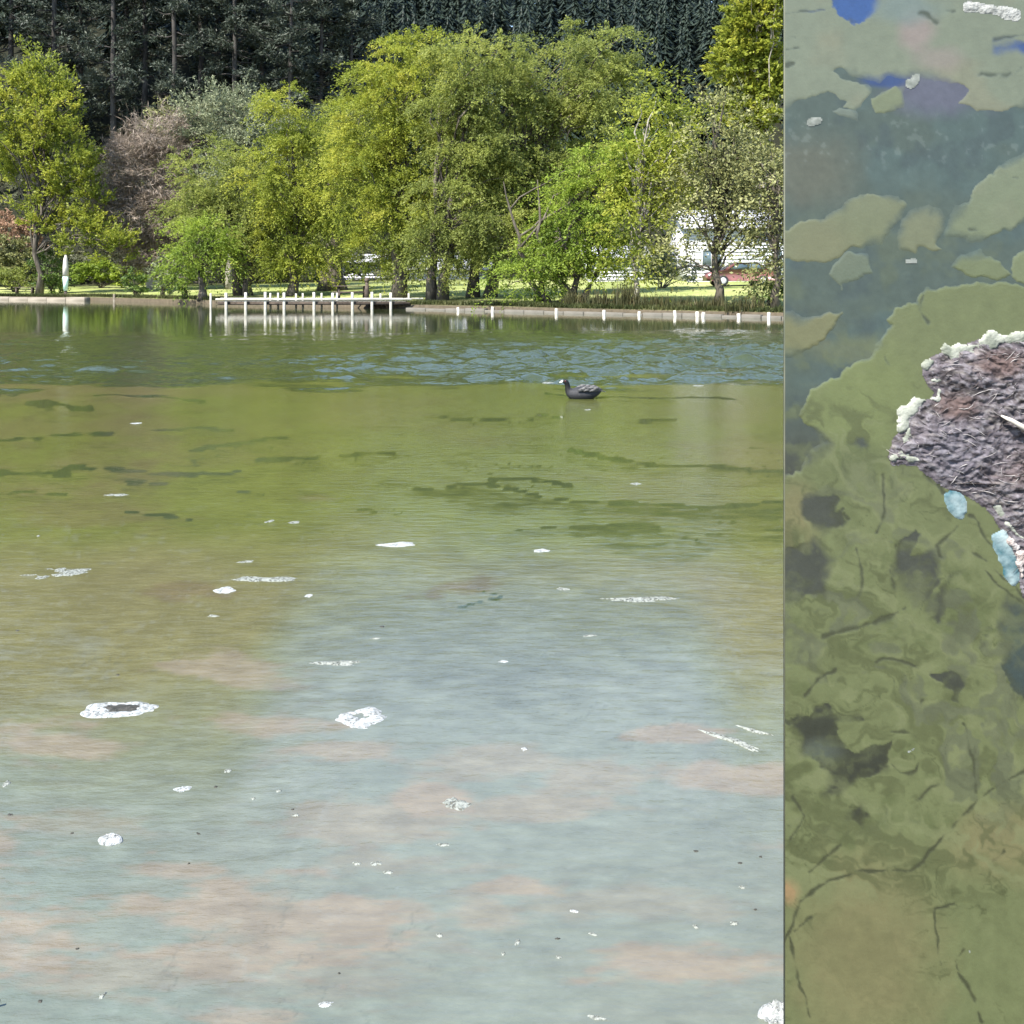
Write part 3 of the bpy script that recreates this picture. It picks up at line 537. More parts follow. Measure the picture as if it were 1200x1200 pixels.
# ------------------------------------------------------------------ pines and the forested hill
def pine(px, Y, hgt, seed, label, spread=1.0):
    rng = np.random.default_rng(seed); x, _ = at(px, Y); z0 = float(land(x, Y)) - 0.3; base = np.array([x, Y, z0])
    root = thing('pine_tree', label, 'tree', base, 0, 'dark pines on the slope')
    t = np.linspace(0, 1, 12); ax = np.stack([rng.normal(0, 0.25, 12).cumsum() * 0.25, rng.normal(0, 0.1, 12), t * hgt], 1); ax[0, :2] = 0
    tr = MB().tube(ax, 0.30 * (1 - 0.85 * t) + 0.03, 8)
    br = tr; cs, os, rs = [], [], []
    nb = int(hgt * 2.6)
    for k in range(nb):
        f = rng.uniform(0.10, 1.0) ** 0.85; a = rng.uniform(0, 2 * math.pi)
        L = spread * (3.9 * (1 - f) ** 0.6 + 0.6) * rng.uniform(0.45, 1.15)
        p0 = np.array([np.interp(f, t, ax[:, 0]), np.interp(f, t, ax[:, 1]), f * hgt])
        d = np.array([math.cos(a), math.sin(a), rng.uniform(-0.15, 0.45)])
        p1 = p0 + d * L; br.tube(curve(rng, p0, p1, 5, -0.08, 0.03), np.linspace(0.09, 0.02, 5), 4)
        for q in rng.uniform(0.35, 1.05, 4):
            cs.append(p0 + d * L * q + rng.normal(0, 0.25, 3)); os.append(norm(d + np.array([0, 0, 0.5]))); rs.append(rng.uniform(0.6, 1.15))
    put('trunk', br.mesh('trunk', True), M_bark_pine, root)
    V, Fs = sprays(rng, np.array(cs), np.array(rs), np.array(os), 9, 7, 0.42, 0.11, 0.1, 0.12)
    put('crown', mesh_np('crown', V, Fs), M_needles, root)
for i, (px, Y, h, lb) in enumerate([(-40, 98, 37, 'pine farthest along the slope from the willows'), (15, 101, 40, 'dark pine rising behind the tall narrow tree'), (62, 99, 38, 'pine rising just past the tip of the tall narrow tree'), (95, 103, 41, 'tall bare trunked pine over the gap beside the narrow tree'), (132, 99, 37, 'pine directly above the slope edge of the leafless tree'),
        (168, 102, 39, 'pine straight behind the leafless tree'), (203, 99, 36, 'pine over the rusty olive tree top'), (236, 103, 40, 'pine over the first side of the grey green tree'), (272, 100, 37, 'pine straight behind the grey green tree'), (306, 103, 36, 'pine between the grey green and the yellow topped tree'),
        (340, 99, 33, 'pine straight behind the yellow topped tree'), (376, 102, 32, 'pine over the thick trunk tree'), (412, 104, 28, 'last pine, next to the gold topped willow'), (80, 108, 42, 'pine of the second row, behind the tall bare trunked pine'), (150, 110, 42, 'pine of the second row, above the leafless tree'), (255, 109, 40, 'pine of the second row, above the grey green tree'), (325, 110, 37, 'pine of the second row, above the yellow topped tree')]):
    pine(px, Y, h, 100 + i, lb, 1.0)

def scrub():                                   # undergrowth along the foot of the slope
    rng = np.random.default_rng(61); n = 1900
    Y = rng.uniform(82, 106, n); px = rng.uniform(-260, 1500, n); x = (px - 600) / F * Y; z = land(x, Y) + rng.uniform(0.2, 2.4, n) * (1 + 0.6 * (px > 930))
    out = norm(np.stack([rng.normal(0, 0.6, n), -np.ones(n), rng.uniform(0, 1, n)], 1))
    V, Fs = sprays(rng, np.stack([x, Y, z], 1), rng.uniform(0.8, 1.7, n), out, 9, 11, 0.34, 0.15, 0.2)
    o = put('hillside_scrub', mesh_np('hillside_scrub', V, Fs), leaf_mat('scrub_leaves', (0.03, 0.035, 0.018), (0.07, 0.075, 0.035), (0.13, 0.125, 0.06), 0.2, 0.3), kind='stuff')
    tag(o, 'dull green scrub along the foot of the pine slope', 'scrub')
scrub()
def conifers():
    rng = np.random.default_rng(9); Vs, Fs, n0 = [], [], 0
    for k in range(1500):
        Y = rng.uniform(106, 215); px = rng.uniform(-420, 1500); x = (px - 600) / F * Y
        if px < 430 and Y < 116: continue
        z = float(land(x, Y)); h = rng.uniform(9, 15); w = h * rng.uniform(0.14, 0.19); nt, na = 19, 13
        ti = np.repeat(np.arange(nt), na); f = ti / nt + rng.normal(0, 0.02, nt * na); a = rng.uniform(0, 2 * math.pi, nt * na)
        r = w * (1 - f) * rng.uniform(0.5, 1.35, nt * na) + 0.15; zc = z + h * (0.06 + 0.94 * f)
        tip = np.stack([x + r * np.cos(a), Y + r * np.sin(a), zc + rng.uniform(-0.45, 0.35, nt * na) * r], 1); c = np.stack([x + 0 * a, Y + 0 * a, zc + 0.35 * r + h * 0.03], 1)
        sd = np.stack([-np.sin(a), np.cos(a), a * 0], 1) * (r * 0.08 + 0.05)[:, None]; m = (tip * 0.6 + c * 0.4); m[:, 2] -= 0.12 * r
        Vs.append(np.stack([c, m + sd, tip, m - sd], 1).reshape(-1, 3)); Fs.append(np.arange(nt * na * 4).reshape(-1, 4) + n0); n0 += nt * na * 4
    o = put('conifer_forest', mesh_np('conifer_forest', np.concatenate(Vs), np.concatenate(Fs)), M_needles_far, kind='stuff')
    tag(o, 'dense dark conifer forest covering the hill', 'forest')
conifers()

# ------------------------------------------------------------------ jetty, edging, posts
def jetty():
    Yj = 47.6
    x0, x1 = at(262, Yj)[0], at(480, Yj)[0]
    root = thing('jetty', 'white railed timber jetty along the water before the willows', 'jetty', (x0, Yj, 0))
    L = x1 - x0; post = MB().box(-0.06, 0.06, -0.06, 0.06, -0.95, 0.76, 0.015).mesh('post')
    post_s = MB().box(-0.045, 0.045, -0.045, 0.045, -0.95, 0.70, 0.012).mesh('post')
    k = 0
    for px in (265, 288, 311, 333, 368, 390, 413, 436, 458): put('post', post, M_white, root, ((px - 600) / F * Yj - x0, 0, 0.01 * ((k * 7) % 5)), None); k += 1
    for px in (247, 317, 326, 347, 355, 377, 395, 446, 479): put('post', post_s, M_white, root, ((px - 600) / F * (Yj + 1.5) - x0, 1.5, 0.012 * ((k * 5) % 4))); k += 1
    put('rail', MB().box(-0.35, L + 0.1, -0.105, -0.063, 0.42, 0.50, 0.01).mesh('rail'), M_white, root)
    put('rail', MB().box(-0.6, L + 0.5, 1.563, 1.60, 0.42, 0.49, 0.01).mesh('rail'), M_white, root)
    put('beam', MB().box(-0.3, L, 0.08, 0.20, 0.20, 0.318).mesh('beam'), M_wood_dark, root)
    put('beam', MB().box(-0.3, L, 1.30, 1.42, 0.20, 0.318).mesh('beam'), M_wood_dark, root)
    pl = MB().box(0, 0.205, 0.085, 1.43, 0.32, 0.36, 0.008).mesh('plank')
    for i in range(int((L + 0.3) / 0.225)): put('plank', pl, M_edging, root, (-0.3 + i * 0.225, 0, 0.003 * ((i * 5) % 3)))
jetty()
def run_edge(name, label, px0, px1, n, off, w, z0, z1, mat, cat):
    pxs = np.linspace(px0, px1, n + 1); pts = []
    for p in pxs:
        Y = 45.0
        for _ in range(12): Y = float(np.interp((p - 600) / F * Y, SHX, SHY))
        pts.append(np.array([(p - 600) / F * Y, Y + off]))
    root = thing(name, label, cat, (pts[0][0], pts[0][1], 0))
    rg = np.random.default_rng(n)
    for a, b in zip(pts[:-1], pts[1:]):
        d = b - a; L = np.linalg.norm(d); o = put('plank', MB().box(0.012, L - 0.012, -w, 0, z0, z1 + rg.uniform(-.04, .03), 0.015).mesh('plank'), mat, root, (a[0] - pts[0][0], a[1] - pts[0][1] + rg.uniform(-.08, .08), 0))
        o.rotation_euler = (0, 0, math.atan2(d[1], d[0]))
run_edge('bank_edging', 'long pale plank edging along the bank below the willows and reeds', 481, 985, 22, -0.22, 0.32, -0.9, 0.10, M_edging, 'edging')
run_edge('wooden_landing', 'pale wooden landing below the tall narrow tree', -70, 107, 8, -0.1, 0.5, -0.9, 0.20, M_plank, 'landing')
white_stake = MB().box(-0.055, 0.055, -0.055, 0.055, -0.95, 0.17, 0.015).mesh('white_stake')
for i, px in enumerate((537, 577, 652, 708, 749, 791, 817, 824, 866, 901)):
    Y = 45.0
    for _ in range(12): Y = float(np.interp((px - 600) / F * Y, SHX, SHY)) - 1.0
    o = put('white_stake', white_stake, M_white, None, ((px - 600) / F * Y, Y, 0.02 * ((i * 3) % 4)))
    o.rotation_euler = (0.05 * ((i * 7) % 5 - 2), 0.05 * ((i * 3) % 5 - 2), 0.3 * i)
    tag(o, 'short white stake standing in the water along the plank edging', 'stake', 'white stakes in the water')
for px, lb in ((134, 'low pale stake, nearest the wooden landing, in the shallows'), (145, 'low pale stake, next to the small shrubs, in the shallows')):
    Y = 62.0
    o = put('mooring_stake', MB().box(-0.07, 0.07, -0.07, 0.07, -0.95, 0.42, 0.02).mesh('mooring_stake'), M_plank, None, ((px - 600) / F * Y, Y, 0)); tag(o, lb, 'stake')
# slim white post with mint foot
x, Y = at(77, 66.2); z = float(land(x, Y))
r = thing('white_post', 'slim tapering white post with mint lower half on the landing', 'post', (x, Y, z))
put('shaft', MB().tube([(0, 0, 1.2), (0, 0, 1.8), (0, 0, 2.35), (0, 0, 2.6)], [0.19, 0.18, 0.13, 0.05], 12).mesh('shaft', True), M_white, r)
put('shaft', MB().tube([(0, 0, 0.28), (0, 0, 0.8), (0, 0, 1.2)], [0.13, 0.16, 0.185], 12).mesh('shaft', True), M_mint, r)
put('foot', MB().tube([(0, 0, -0.1), (0, 0, 0.06), (0, 0, 0.07), (0, 0, 0.28)], [0.24, 0.24, 0.10, 0.09], 12).mesh('foot'), M_wood_dark, r)
# bench on the lawn, picnic table and knob post
def bench(px, Y, label):
    x, _ = at(px, Y); z = float(land(x, Y)); r = thing('bench', label, 'bench', (x, Y, z), 0.1)
    for i in range(3): put('seat_plank', MB().box(-0.7, 0.7, -0.2 + i * 0.14, -0.075 + i * 0.14, 0.41, 0.45, 0.008).mesh('seat_plank'), M_wood_dark, r)
    for s in (-0.5, 0.5): put('leg', MB().box(s - 0.05, s + 0.05, -0.18, 0.2, -0.05, 0.408).mesh('leg'), M_wood_dark, r)
bench(29, 68.5, 'low dark bench on the lawn beside the pale tree trunk')
def picnic():
    x, Y = at(412, 51.5); z = float(land(x, Y)); r = thing('picnic_table', 'dark picnic table with two benches behind the jetty', 'table', (x, Y, z), 0.25)
    for i in range(5): put('table_plank', MB().box(-0.9, 0.9, -0.37 + i * 0.15, -0.23 + i * 0.15, 0.72, 0.765, 0.008).mesh('table_plank'), M_wood_dark, r)
    for s in (-1, 1):
        for i in range(2): put('seat_plank', MB().box(-0.9, 0.9, s * 0.68 - 0.13 + i * 0.14, s * 0.68 - 0.005 + i * 0.14, 0.42, 0.46, 0.008).mesh('seat_plank'), M_wood_dark, r)
    for e in (-0.65, 0.65):
        for s in (-1, 1): put('leg', MB().tube([(e, s * 0.62, -0.05), (e, s * 0.18, 0.715)], 0.05, 6).mesh('leg'), M_wood_dark, r)
        put('crossbar', MB().box(e + 0.055, e + 0.1, -0.78, 0.78, 0.34, 0.418).mesh('crossbar'), M_wood_dark, r)
picnic()
x, Y = at(430, 50.5); z = float(land(x, Y))
r = thing('knob_post', 'dark post with a round knob beside the picnic table', 'post', (x, Y, z))
put('shaft', MB().tube([(0, 0, -0.2), (0, 0, 0.5), (0, 0, 0.95)], [0.12, 0.11, 0.08], 10).mesh('shaft', True), M_wood_dark, r)
a = np.linspace(0, math.pi, 9); put('knob', MB().tube(np.stack([a * 0, a * 0, 1.06 - 0.13 * np.cos(a)], 1), 0.12 * np.sin(a) + 0.01, 12).mesh('knob', True), M_wood_dark, r)

# ------------------------------------------------------------------ buildings and car beyond the trees
def house(label, px0, px1, Y, pye, rise, depth, wins, seed, name='house'):
    """wall front between two pixel columns at distance Y, eaves at row pye"""
    x0, x1 = at(px0, Y)[0], at(px1, Y)[0]; xm = (x0 + x1) / 2; z0 = min(float(land(x0, Y)), float(land(x1, Y))) - 0.4; ze = at(px0, Y, pye)[2]
    r = thing(name, label, 'house', (xm, Y, z0)); hw = (x1 - x0) / 2; H = ze - z0
    n = int(H / 0.24)                           # weatherboards, one by one
    wall = put('wall', MB().box(-hw, hw, 0.04, depth, 0, H).mesh('wall'), M_wall, r)
    bd = MB().add([(-hw, 0.0, 0), (hw, 0.0, 0), (hw, 0.035, 0), (-hw, 0.035, 0), (-hw, 0.018, 0.225), (hw, 0.018, 0.225), (hw, 0.035, 0.225), (-hw, 0.035, 0.225)], np.array([[0, 3, 2, 1], [4, 5, 6, 7], [0, 1, 5, 4], [1, 2, 6, 5], [2, 3, 7, 6], [3, 0, 4, 7]])).mesh('weatherboard')
    for i in range(n): put('weatherboard', bd, M_wall, wall, (0, 0, i * 0.24))
    e = 0.45; t = 0.12; rz = H + rise; ym = depth / 2
    rf = MB()
    rf.add([(-hw - e, -e, H - 0.05), (hw + e, -e, H - 0.05), (hw + e, ym, rz), (-hw - e, ym, rz), (-hw - e, -e, H - 0.05 + t), (hw + e, -e, H - 0.05 + t), (hw + e, ym, rz + t), (-hw - e, ym, rz + t)], np.array([[0, 3, 2, 1], [4, 5, 6, 7], [0, 1, 5, 4], [1, 2, 6, 5], [3, 0, 4, 7]]))
    rf.add([(-hw - e, depth + e, H - 0.05), (hw + e, depth + e, H - 0.05), (hw + e, ym, rz), (-hw - e, ym, rz), (-hw - e, depth + e, H - 0.05 + t), (hw + e, depth + e, H - 0.05 + t), (hw + e, ym, rz + t), (-hw - e, ym, rz + t)], np.array([[0, 1, 2, 3], [4, 7, 6, 5], [0, 4, 5, 1], [1, 5, 6, 2], [3, 7, 4, 0]]))
    put('roof', rf.mesh('roof'), M_roof, r)
    put('gable', MB().add([(-hw, 0.1, H), (-hw, depth - 0.1, H), (-hw, ym, rz - 0.1), (-hw + 0.1, 0.1, H), (-hw + 0.1, depth - 0.1, H), (-hw + 0.1, ym, rz - 0.1)], [np.array([[0, 2, 1], [3, 4, 5]])]).mesh('gable'), M_wall, r)
    put('gable', MB().add([(hw - 0.1, 0.1, H), (hw - 0.1, depth - 0.1, H), (hw - 0.1, ym, rz - 0.1), (hw, 0.1, H), (hw, depth - 0.1, H), (hw, ym, rz - 0.1)], [np.array([[0, 2, 1], [3, 4, 5]])]).mesh('gable'), M_wall, r)
    for f, zc, w, h in wins:
        cx = -hw + f * 2 * hw
        wd = put('window', MB().box(cx - w / 2, cx + w / 2, -0.03, 0.036, zc - h / 2, zc + h / 2).mesh('window'), M_glass, r)
        fr = MB()
        for q in (-w / 2, -0.03, w / 2 - 0.06): fr.box(cx + q, cx + q + 0.06, -0.07, -0.032, zc - h / 2, zc + h / 2)
        fr.box(cx - w / 2 - 0.02, cx + w / 2 + 0.02, -0.08, -0.034, zc + h / 2 + 0.002, zc + h / 2 + 0.07); fr.box(cx - w / 2 - 0.04, cx + w / 2 + 0.04, -0.1, -0.034, zc - h / 2 - 0.07, zc - h / 2 - 0.002)
        put('frame', fr.mesh('frame'), M_frame, wd)
house('white weatherboard house with grey roof behind the slender pale tree', 690, 756, 74, 303, 0.9, 6, [(0.25, 1.9, 1.1, 1.0), (0.72, 1.9, 1.1, 1.0)], 1)
house('large white weatherboard house behind the sparse olive tree', 806, 960, 70, 268, 1.4, 8, [(0.18, 2.0, 1.3, 1.1), (0.52, 3.9, 1.3, 0.9), (0.72, 2.0, 1.3, 1.1)], 2)
house('long low white clubhouse glimpsed between the willow trunks', 480, 582, 84, 316, 0.8, 6, [(0.2, 1.9, 1.0, 0.9), (0.55, 1.9, 1.0, 0.9), (0.85, 1.9, 1.0, 0.9)], 3, 'clubhouse')
house('small white cottage far back over the lawn behind the picnic table', 400, 462, 90, 308, 0.7, 5, [(0.3, 1.9, 1.0, 0.8), (0.7, 1.9, 1.0, 0.8)], 4, 'cottage')
def car():
    x, Y = at(866, 62); z = float(land(x, Y)); r = thing('parked_car', 'reddish brown car parked before the large white house', 'car', (x, Y, z), 0.1)
    prof = np.array([(-2.0, 0.3), (-2.05, 0.62), (-1.85, 0.82), (-1.0, 0.95), (-0.35, 1.38), (0.9, 1.42), (1.65, 1.0), (1.98, 0.92), (2.0, 0.35)])
    sec = [(-0.82, 0.93), (-0.86, 1.0), (0.86, 1.0), (0.82, 0.93)]
    V = []; 
    for yy, k in sec: V += [(p[0] * (0.985 if k < 1 else 1), yy * (1 if p[1] < 1 else 0.84), p[1]) for p in prof]
    n = len(prof); q = [[k * n + i, k * n + (i + 1) % n, (k + 1) * n + (i + 1) % n, (k + 1) * n + i] for k in range(3) for i in range(n)]
    put('body', MB().add(V, [np.array(q), np.array([list(range(n))[::-1], [3 * n + i for i in range(n)]])]).mesh('body'), M_carred, r)
    for s in (-1, 1):
        yy = 0.795 * s
        for a in ([(-0.85, 1.0), (-0.32, 1.30), (0.25, 1.33), (0.25, 1.0)], [(0.33, 1.0), (0.33, 1.33), (0.88, 1.33), (1.35, 1.03)]):
            put('window', MB().add([(p[0], yy * (1.0 if p[1] > 1.1 else 1.09), p[1]) for p in a] + [(p[0], yy * 0.95, p[1]) for p in a], [np.array([[0, 1, 2, 3], [4, 7, 6, 5], [0, 4, 5, 1], [1, 5, 6, 2], [2, 6, 7, 3], [3, 7, 4, 0]])]).mesh('window'), M_glass, r)
        for wx in (-1.25, 1.2):
            w = put('wheel', MB().tube([(0, -0.1, 0), (0, -0.09, 0), (0, 0.09, 0), (0, 0.1, 0)], [0.29, 0.32, 0.32, 0.29], 18).mesh('wheel'), M_tyre, r, (wx, s * 0.80, 0.32))
            put('rim', MB().tube([(0, s * 0.102, 0), (0, s * 0.115, 0)], [0.2, 0.17], 14).mesh('rim'), M_metal, w)
        put('headlight', MB().box(-2.07, -1.95, s * 0.62 - 0.14, s * 0.62 + 0.14, 0.58, 0.70, 0.02).mesh('headlight'), M_frame, r)
car()

# ------------------------------------------------------------------ the coot
def coot():
    Yc = F * CAM_H / (467 - HOR); xc = (682 - 600) / F * Yc
    r = thing('coot', 'black headed grey water bird swimming on the green scum', 'bird', (xc, Yc, 0.012), 0.12); r.scale = (1.1, 1.1, 1.2)
    # sections along the spine from tail to forehead: x, z, half width, half height
    S = [(0.245, 0.085, 0.006, 0.006), (0.225, 0.078, 0.03, 0.018), (0.18, 0.062, 0.065, 0.045), (0.11, 0.048, 0.092, 0.07), (0.03, 0.040, 0.104, 0.082), (-0.05, 0.036, 0.10, 0.080), (-0.115, 0.040, 0.083, 0.070), (-0.155, 0.062, 0.058, 0.052),
         (-0.168, 0.098, 0.036, 0.036), (-0.172, 0.130, 0.030, 0.030), (-0.180, 0.158, 0.033, 0.031), (-0.196, 0.176, 0.034, 0.030), (-0.216, 0.176, 0.026, 0.024), (-0.232, 0.172, 0.010, 0.010)]
    P = np.array([(s[0], 0, s[1]) for s in S]); d = norm(np.gradient(P, axis=0)); yv = np.array([0, 1.0, 0]); up = np.cross(d, yv)
    an = np.linspace(0, 2 * math.pi, 18, endpoint=False); rng = np.random.default_rng(3)
    V = np.concatenate([P[i] + np.outer(np.cos(an) * S[i][2], yv) + np.outer(np.sin(an) * S[i][3], up[i]) for i in range(len(S))])
    V += rng.normal(0, 0.0012, V.shape); n = 18
    q = [[i * n + k, i * n + (k + 1) % n, (i + 1) * n + (k + 1) % n, (i + 1) * n + k] for i in range(len(S) - 1) for k in range(n)]
    colr = np.where((V[:, 0] < -0.150)[:, None] & (V[:, 2] > 0.085)[:, None], np.array([[0.004, 0.004, 0.004]]), np.array([[0.022, 0.022, 0.024]]))
    mb = mesh_np('body', V, [np.array(q), np.array([list(range(n))[::-1], [(len(S) - 1) * n + k for k in range(n)]])], True, None, colr)
    o = put('body', mb, tint_mat('plumage', 1.0, 0.7, 60, 0.5, 0.6, 160, 0.25), r)
    md = o.modifiers.new('smooth', 'SUBSURF'); md.levels = 1; md.render_levels = 2
    mw = noise_mat('wing_feathers', (0.012, 0.012, 0.013), (0.13, 0.125, 0.12), 30, 0.75, 0.5, 90, (1, 1, 2.5))
    for s in (-1, 1):                            # folded wings of overlapping feathers
        w = MB()
        for k in range(9):
            t = k / 8; x0 = -0.07 + 0.18 * t; zz = 0.085 - 0.01 * t; L = 0.13 - 0.02 * t
            p = np.array([(x0 + L * u, s * (0.103 - 0.055 * max(0, (x0 + L * u) / 0.25) ** 1.5 + 0.002 * k), zz + 0.022 * math.sin(u * 2.6) - 0.02 * u + 0.012 * (k % 3)) for u in np.linspace(0, 1, 6)])
            w.tube(p, np.array([0.006, 0.016, 0.018, 0.015, 0.010, 0.002]), 6)
        put('wing', w.mesh('wing', True), mw, r)
        a = np.linspace(0, math.pi, 6)
        put('eye', MB().tube(np.stack([-0.205 + 0 * a, s * (0.031 - 0.005 * np.cos(a) * 0.6), 0.182 + 0 * a], 1), 0.0055 * np.sin(a) + 0.0005, 8).mesh('eye', True), noise_mat('red_eye', (0.12, 0.01, 0.01), (0.2, 0.02, 0.02), 50, 0.2), r)
    put('bill', MB().tube([(-0.226, 0, 0.186), (-0.236, 0, 0.176), (-0.252, 0, 0.170), (-0.268, 0, 0.163)], [0.008, 0.014, 0.010, 0.002], 8).mesh('bill', True), noise_mat('bill', (0.6, 0.58, 0.5), (0.75, 0.73, 0.66), 40, 0.5), r)
    put('tail', MB().add([(0.20, -0.03, 0.085), (0.20, 0.03, 0.085), (0.285, 0.022, 0.062), (0.285, -0.022, 0.062), (0.20, -0.03, 0.072), (0.20, 0.03, 0.072), (0.285, 0.022, 0.057), (0.285, -0.022, 0.057)], np.array([[0, 1, 2, 3], [4, 7, 6, 5], [0, 4, 5, 1], [1, 5, 6, 2], [2, 6, 7, 3], [3, 7, 4, 0]])).mesh('tail'), mw, r)
coot()

# ------------------------------------------------------------------ floating foam
def foam_mesh(px, py, w, h, seed, ang=0.0, hole=0.0, rag=0.35, thick=0.006):
    """irregular raft w x h photo pixels in size lying on the water"""
    rng = np.random.default_rng(seed); X, Y = wat(px, py); s = Y / F; gy = s * Y / CAM_H
    a = np.linspace(0, 2 * math.pi, 40, endpoint=False); rr = np.array([0.0, 0.25, 0.45, 0.62, 0.76, 0.88, 0.96, 1.0])
    A, R = np.meshgrid(a, rr); ox, oy = rng.uniform(0, 90, 2)
    k = 1 + rag * fbm(np.cos(A) * 1.6 + ox, np.sin(A) * 1.6 + oy, 3) * 1.6
    x = R * k * np.cos(A); y = R * k * np.sin(A)
    hx, hy = w * s / 2, h * gy / 2
    u = x * hx; v = y * hy; c, sn = math.cos(ang), math.sin(ang)
    th = thick * (1 - R ** 4) ** 0.7 * (0.7 + 0.9 * np.abs(fbm(x * 4 + ox, y * 4 + oy, 3))) - 0.0015
    if hole: th = th - thick * 2.2 * sstep(hole * 1.2, hole * 0.5, np.hypot(x + 0.1, y * 1.1 - 0.1) + 0.5 * fbm(x * 3 + oy, y * 3, 3))
    V = np.stack([u * c - v * sn, u * sn + v * c, th], -1).reshape(-1, 3); n = 40
    q = np.array([[i * n + j, i * n + (j + 1) % n, (i + 1) * n + (j + 1) % n, (i + 1) * n + j] for i in range(7) for j in range(n)])
    return mesh_np('foam', V, q, True), (X, Y, 0.0005)
def foam(name, label, px, py, w, h, seed, mat=None, group=None, **kw):
    me, loc = foam_mesh(px, py, w, h, seed, **kw); me.name = name
    return tag(put(name, me, mat or M_foam, None, loc), label, 'foam', group)
X, Y = wat(145, 831)
r = thing('foam_ring', 'white foam raft with a dark hollow on the green scum', 'foam', (X, Y, 0.0005))
put('rim', foam_mesh(145, 831, 86, 19, 201, rag=0.3, hole=0.42, thick=0.008)[0], M_foam, r)
put('hollow', foam_mesh(145, 829, 44, 8, 202, rag=0.6, thick=0.006)[0], M_foam_dark, r, (-0.01, 0.0, 0.003))
foam('foam_patch', 'slanting white foam patch ragged with gaps at the blue reflection', 424, 841, 52, 20, 203, rag=0.5, hole=0.30, ang=-0.5, thick=0.008)
foam('foam_blob', 'compact smooth white foam blob on the milky water', 129, 985, 30, 13, 204, rag=0.15, thick=0.014, ang=-0.2)
foam('foam_streak', 'bright white foam streak at the edge of the green mats', 467, 638, 42, 6, 205, rag=0.4)
foam('foam_fleck', 'small white foam fleck beside a pinkish algae patch', 262, 692, 24, 8, 206, rag=0.4)
foam('foam_streak', 'long thin cream foam streak by the pinkish algae patch', 308, 679, 66, 6, 207, M_foam_dirty, rag=0.5)
foam('foam_streak', 'long bright foam streak at the top of the sky reflection', 742, 702, 84, 5, 208, M_foam_dirty, rag=0.8)
foam('foam_streak', 'thin foam streak on the blue reflection above the ragged patch', 400, 777, 44, 4, 209, M_foam_dirty, rag=0.8)
foam('foam_streak', 'slanting bluish white streak beside the pink algae band', 862, 870, 74, 6, 210, M_foam_dirty, rag=0.8, ang=-0.75)
foam('foam_streak', 'short slanting white streak above the bluish white streak', 884, 857, 42, 4, 211, M_foam_dirty, rag=0.8, ang=-0.6)
foam('foam_streak', 'forked whitish scum trail beside the pinkish floating patch', 535, 941, 30, 14, 212, M_foam_dirty, rag=0.8, ang=0.9)
foam('foam_patch', 'thick white foam heap at the near shore beside the board', 912, 1192, 46, 22, 213, rag=0.5, thick=0.03)
foam('foam_streak', 'pale foam smear on the olive scum', 60, 672, 66, 14, 214, M_foam_dirty, rag=0.9, hole=0.5)
foam('foam_fleck', 'white foam fleck on the water in front of the bird', 642, 448.5, 14, 1.8, 215, M_foam_dirty, rag=0.3)
rng = np.random.default_rng(8)
spots = [(615, 878, 14, 6), (268, 903, 16, 5), (347, 955, 12, 7), (280, 930, 14, 4), (297, 936, 8, 4), (326, 927, 10, 4), (362, 698, 14, 5), (150, 682, 14, 5), (440, 1012, 20, 7), (455, 1022, 18, 7), (418, 1012, 16, 5), (135, 1015, 9, 8), (515, 1096, 12, 6), (672, 1068, 14, 5), (815, 1086, 10, 7), (788, 1070, 14, 8), (695, 1095, 14, 5), (607, 1104, 10, 12), (8, 918, 12, 12), (180, 932, 8, 8),
         (215, 925, 26, 12), (316, 611, 12, 5), (345, 612, 20, 4), (385, 617, 22, 5), (290, 658, 30, 4), (45, 628, 5, 3), (635, 645, 30, 5), (730, 682, 12, 5), (660, 690, 22, 5), (745, 567, 18, 4), (818, 452, 18, 2), (825, 512, 6, 3), (690, 480, 12, 2.4), (160, 496, 20, 3), (135, 580, 40, 4), (170, 660, 26, 5), (870, 1040, 10, 5), (860, 1082, 14, 6), (590, 1118, 8, 5), (30, 1193, 22, 8), (380, 1177, 30, 8), (120, 1167, 10, 12), (700, 1193, 30, 6), (560, 1130, 12, 6), (655, 1122, 10, 5), (250, 722, 20, 4), (590, 775, 16, 4), (480, 975, 26, 5), (520, 990, 22, 5), (440, 748, 16, 3), (690, 745, 24, 3)]
spots = [q for i, q in enumerate(spots) if i % 4 != 3]
for i, (px, py, w, h) in enumerate(spots):
    foam('foam_fleck', 'tiny whitish foam fleck drifting on the ' + ('green algae mats' if py < 600 else 'olive scum between green mats and milky water' if py < 730 else 'pale milky water'), px, py, w * 0.65, h * 0.7, 300 + i, M_foam if i % 5 == 0 else M_foam_dirty, 'small foam flecks on the lake', rag=0.55, hole=0.0, ang=rng.uniform(-0.4, 0.4), thick=0.004)
for i in range(18):
    px, py = rng.uniform(0, 915), rng.uniform(700, 1195)
    foam('debris_speck', 'tiny dark speck of debris floating on the scummy water', px, py, rng.uniform(3, 7), rng.uniform(1.5, 3), 400 + i, M_foam_dark, 'dark specks on the lake', rag=0.6, ang=rng.uniform(-0.6, 0.6), thick=0.003)
    bpy.context.scene.collection.objects[-1]['category'] = 'debris'
X, Y = wat(-2, 1192)
tw = MB().tube(curve(np.random.default_rng(4), np.array([-0.12, -0.02, 0.0]), np.array([0.004, 0.03, 0.012]), 8, 0.15, 0.03), np.linspace(0.006, 0.003, 8), 7).tube(curve(np.random.default_rng(5), np.array([-0.04, 0.02, 0.015]), np.array([0.0, -0.02, 0.012]), 6, 0.1, 0.03), np.linspace(0.006, 0.003, 6), 6)
tag(put('twig', tw.mesh('twig', True), M_wood_dark, None, (X - 0.015, Y, 0.002)), 'dark wet twig at the near shore', 'twig')

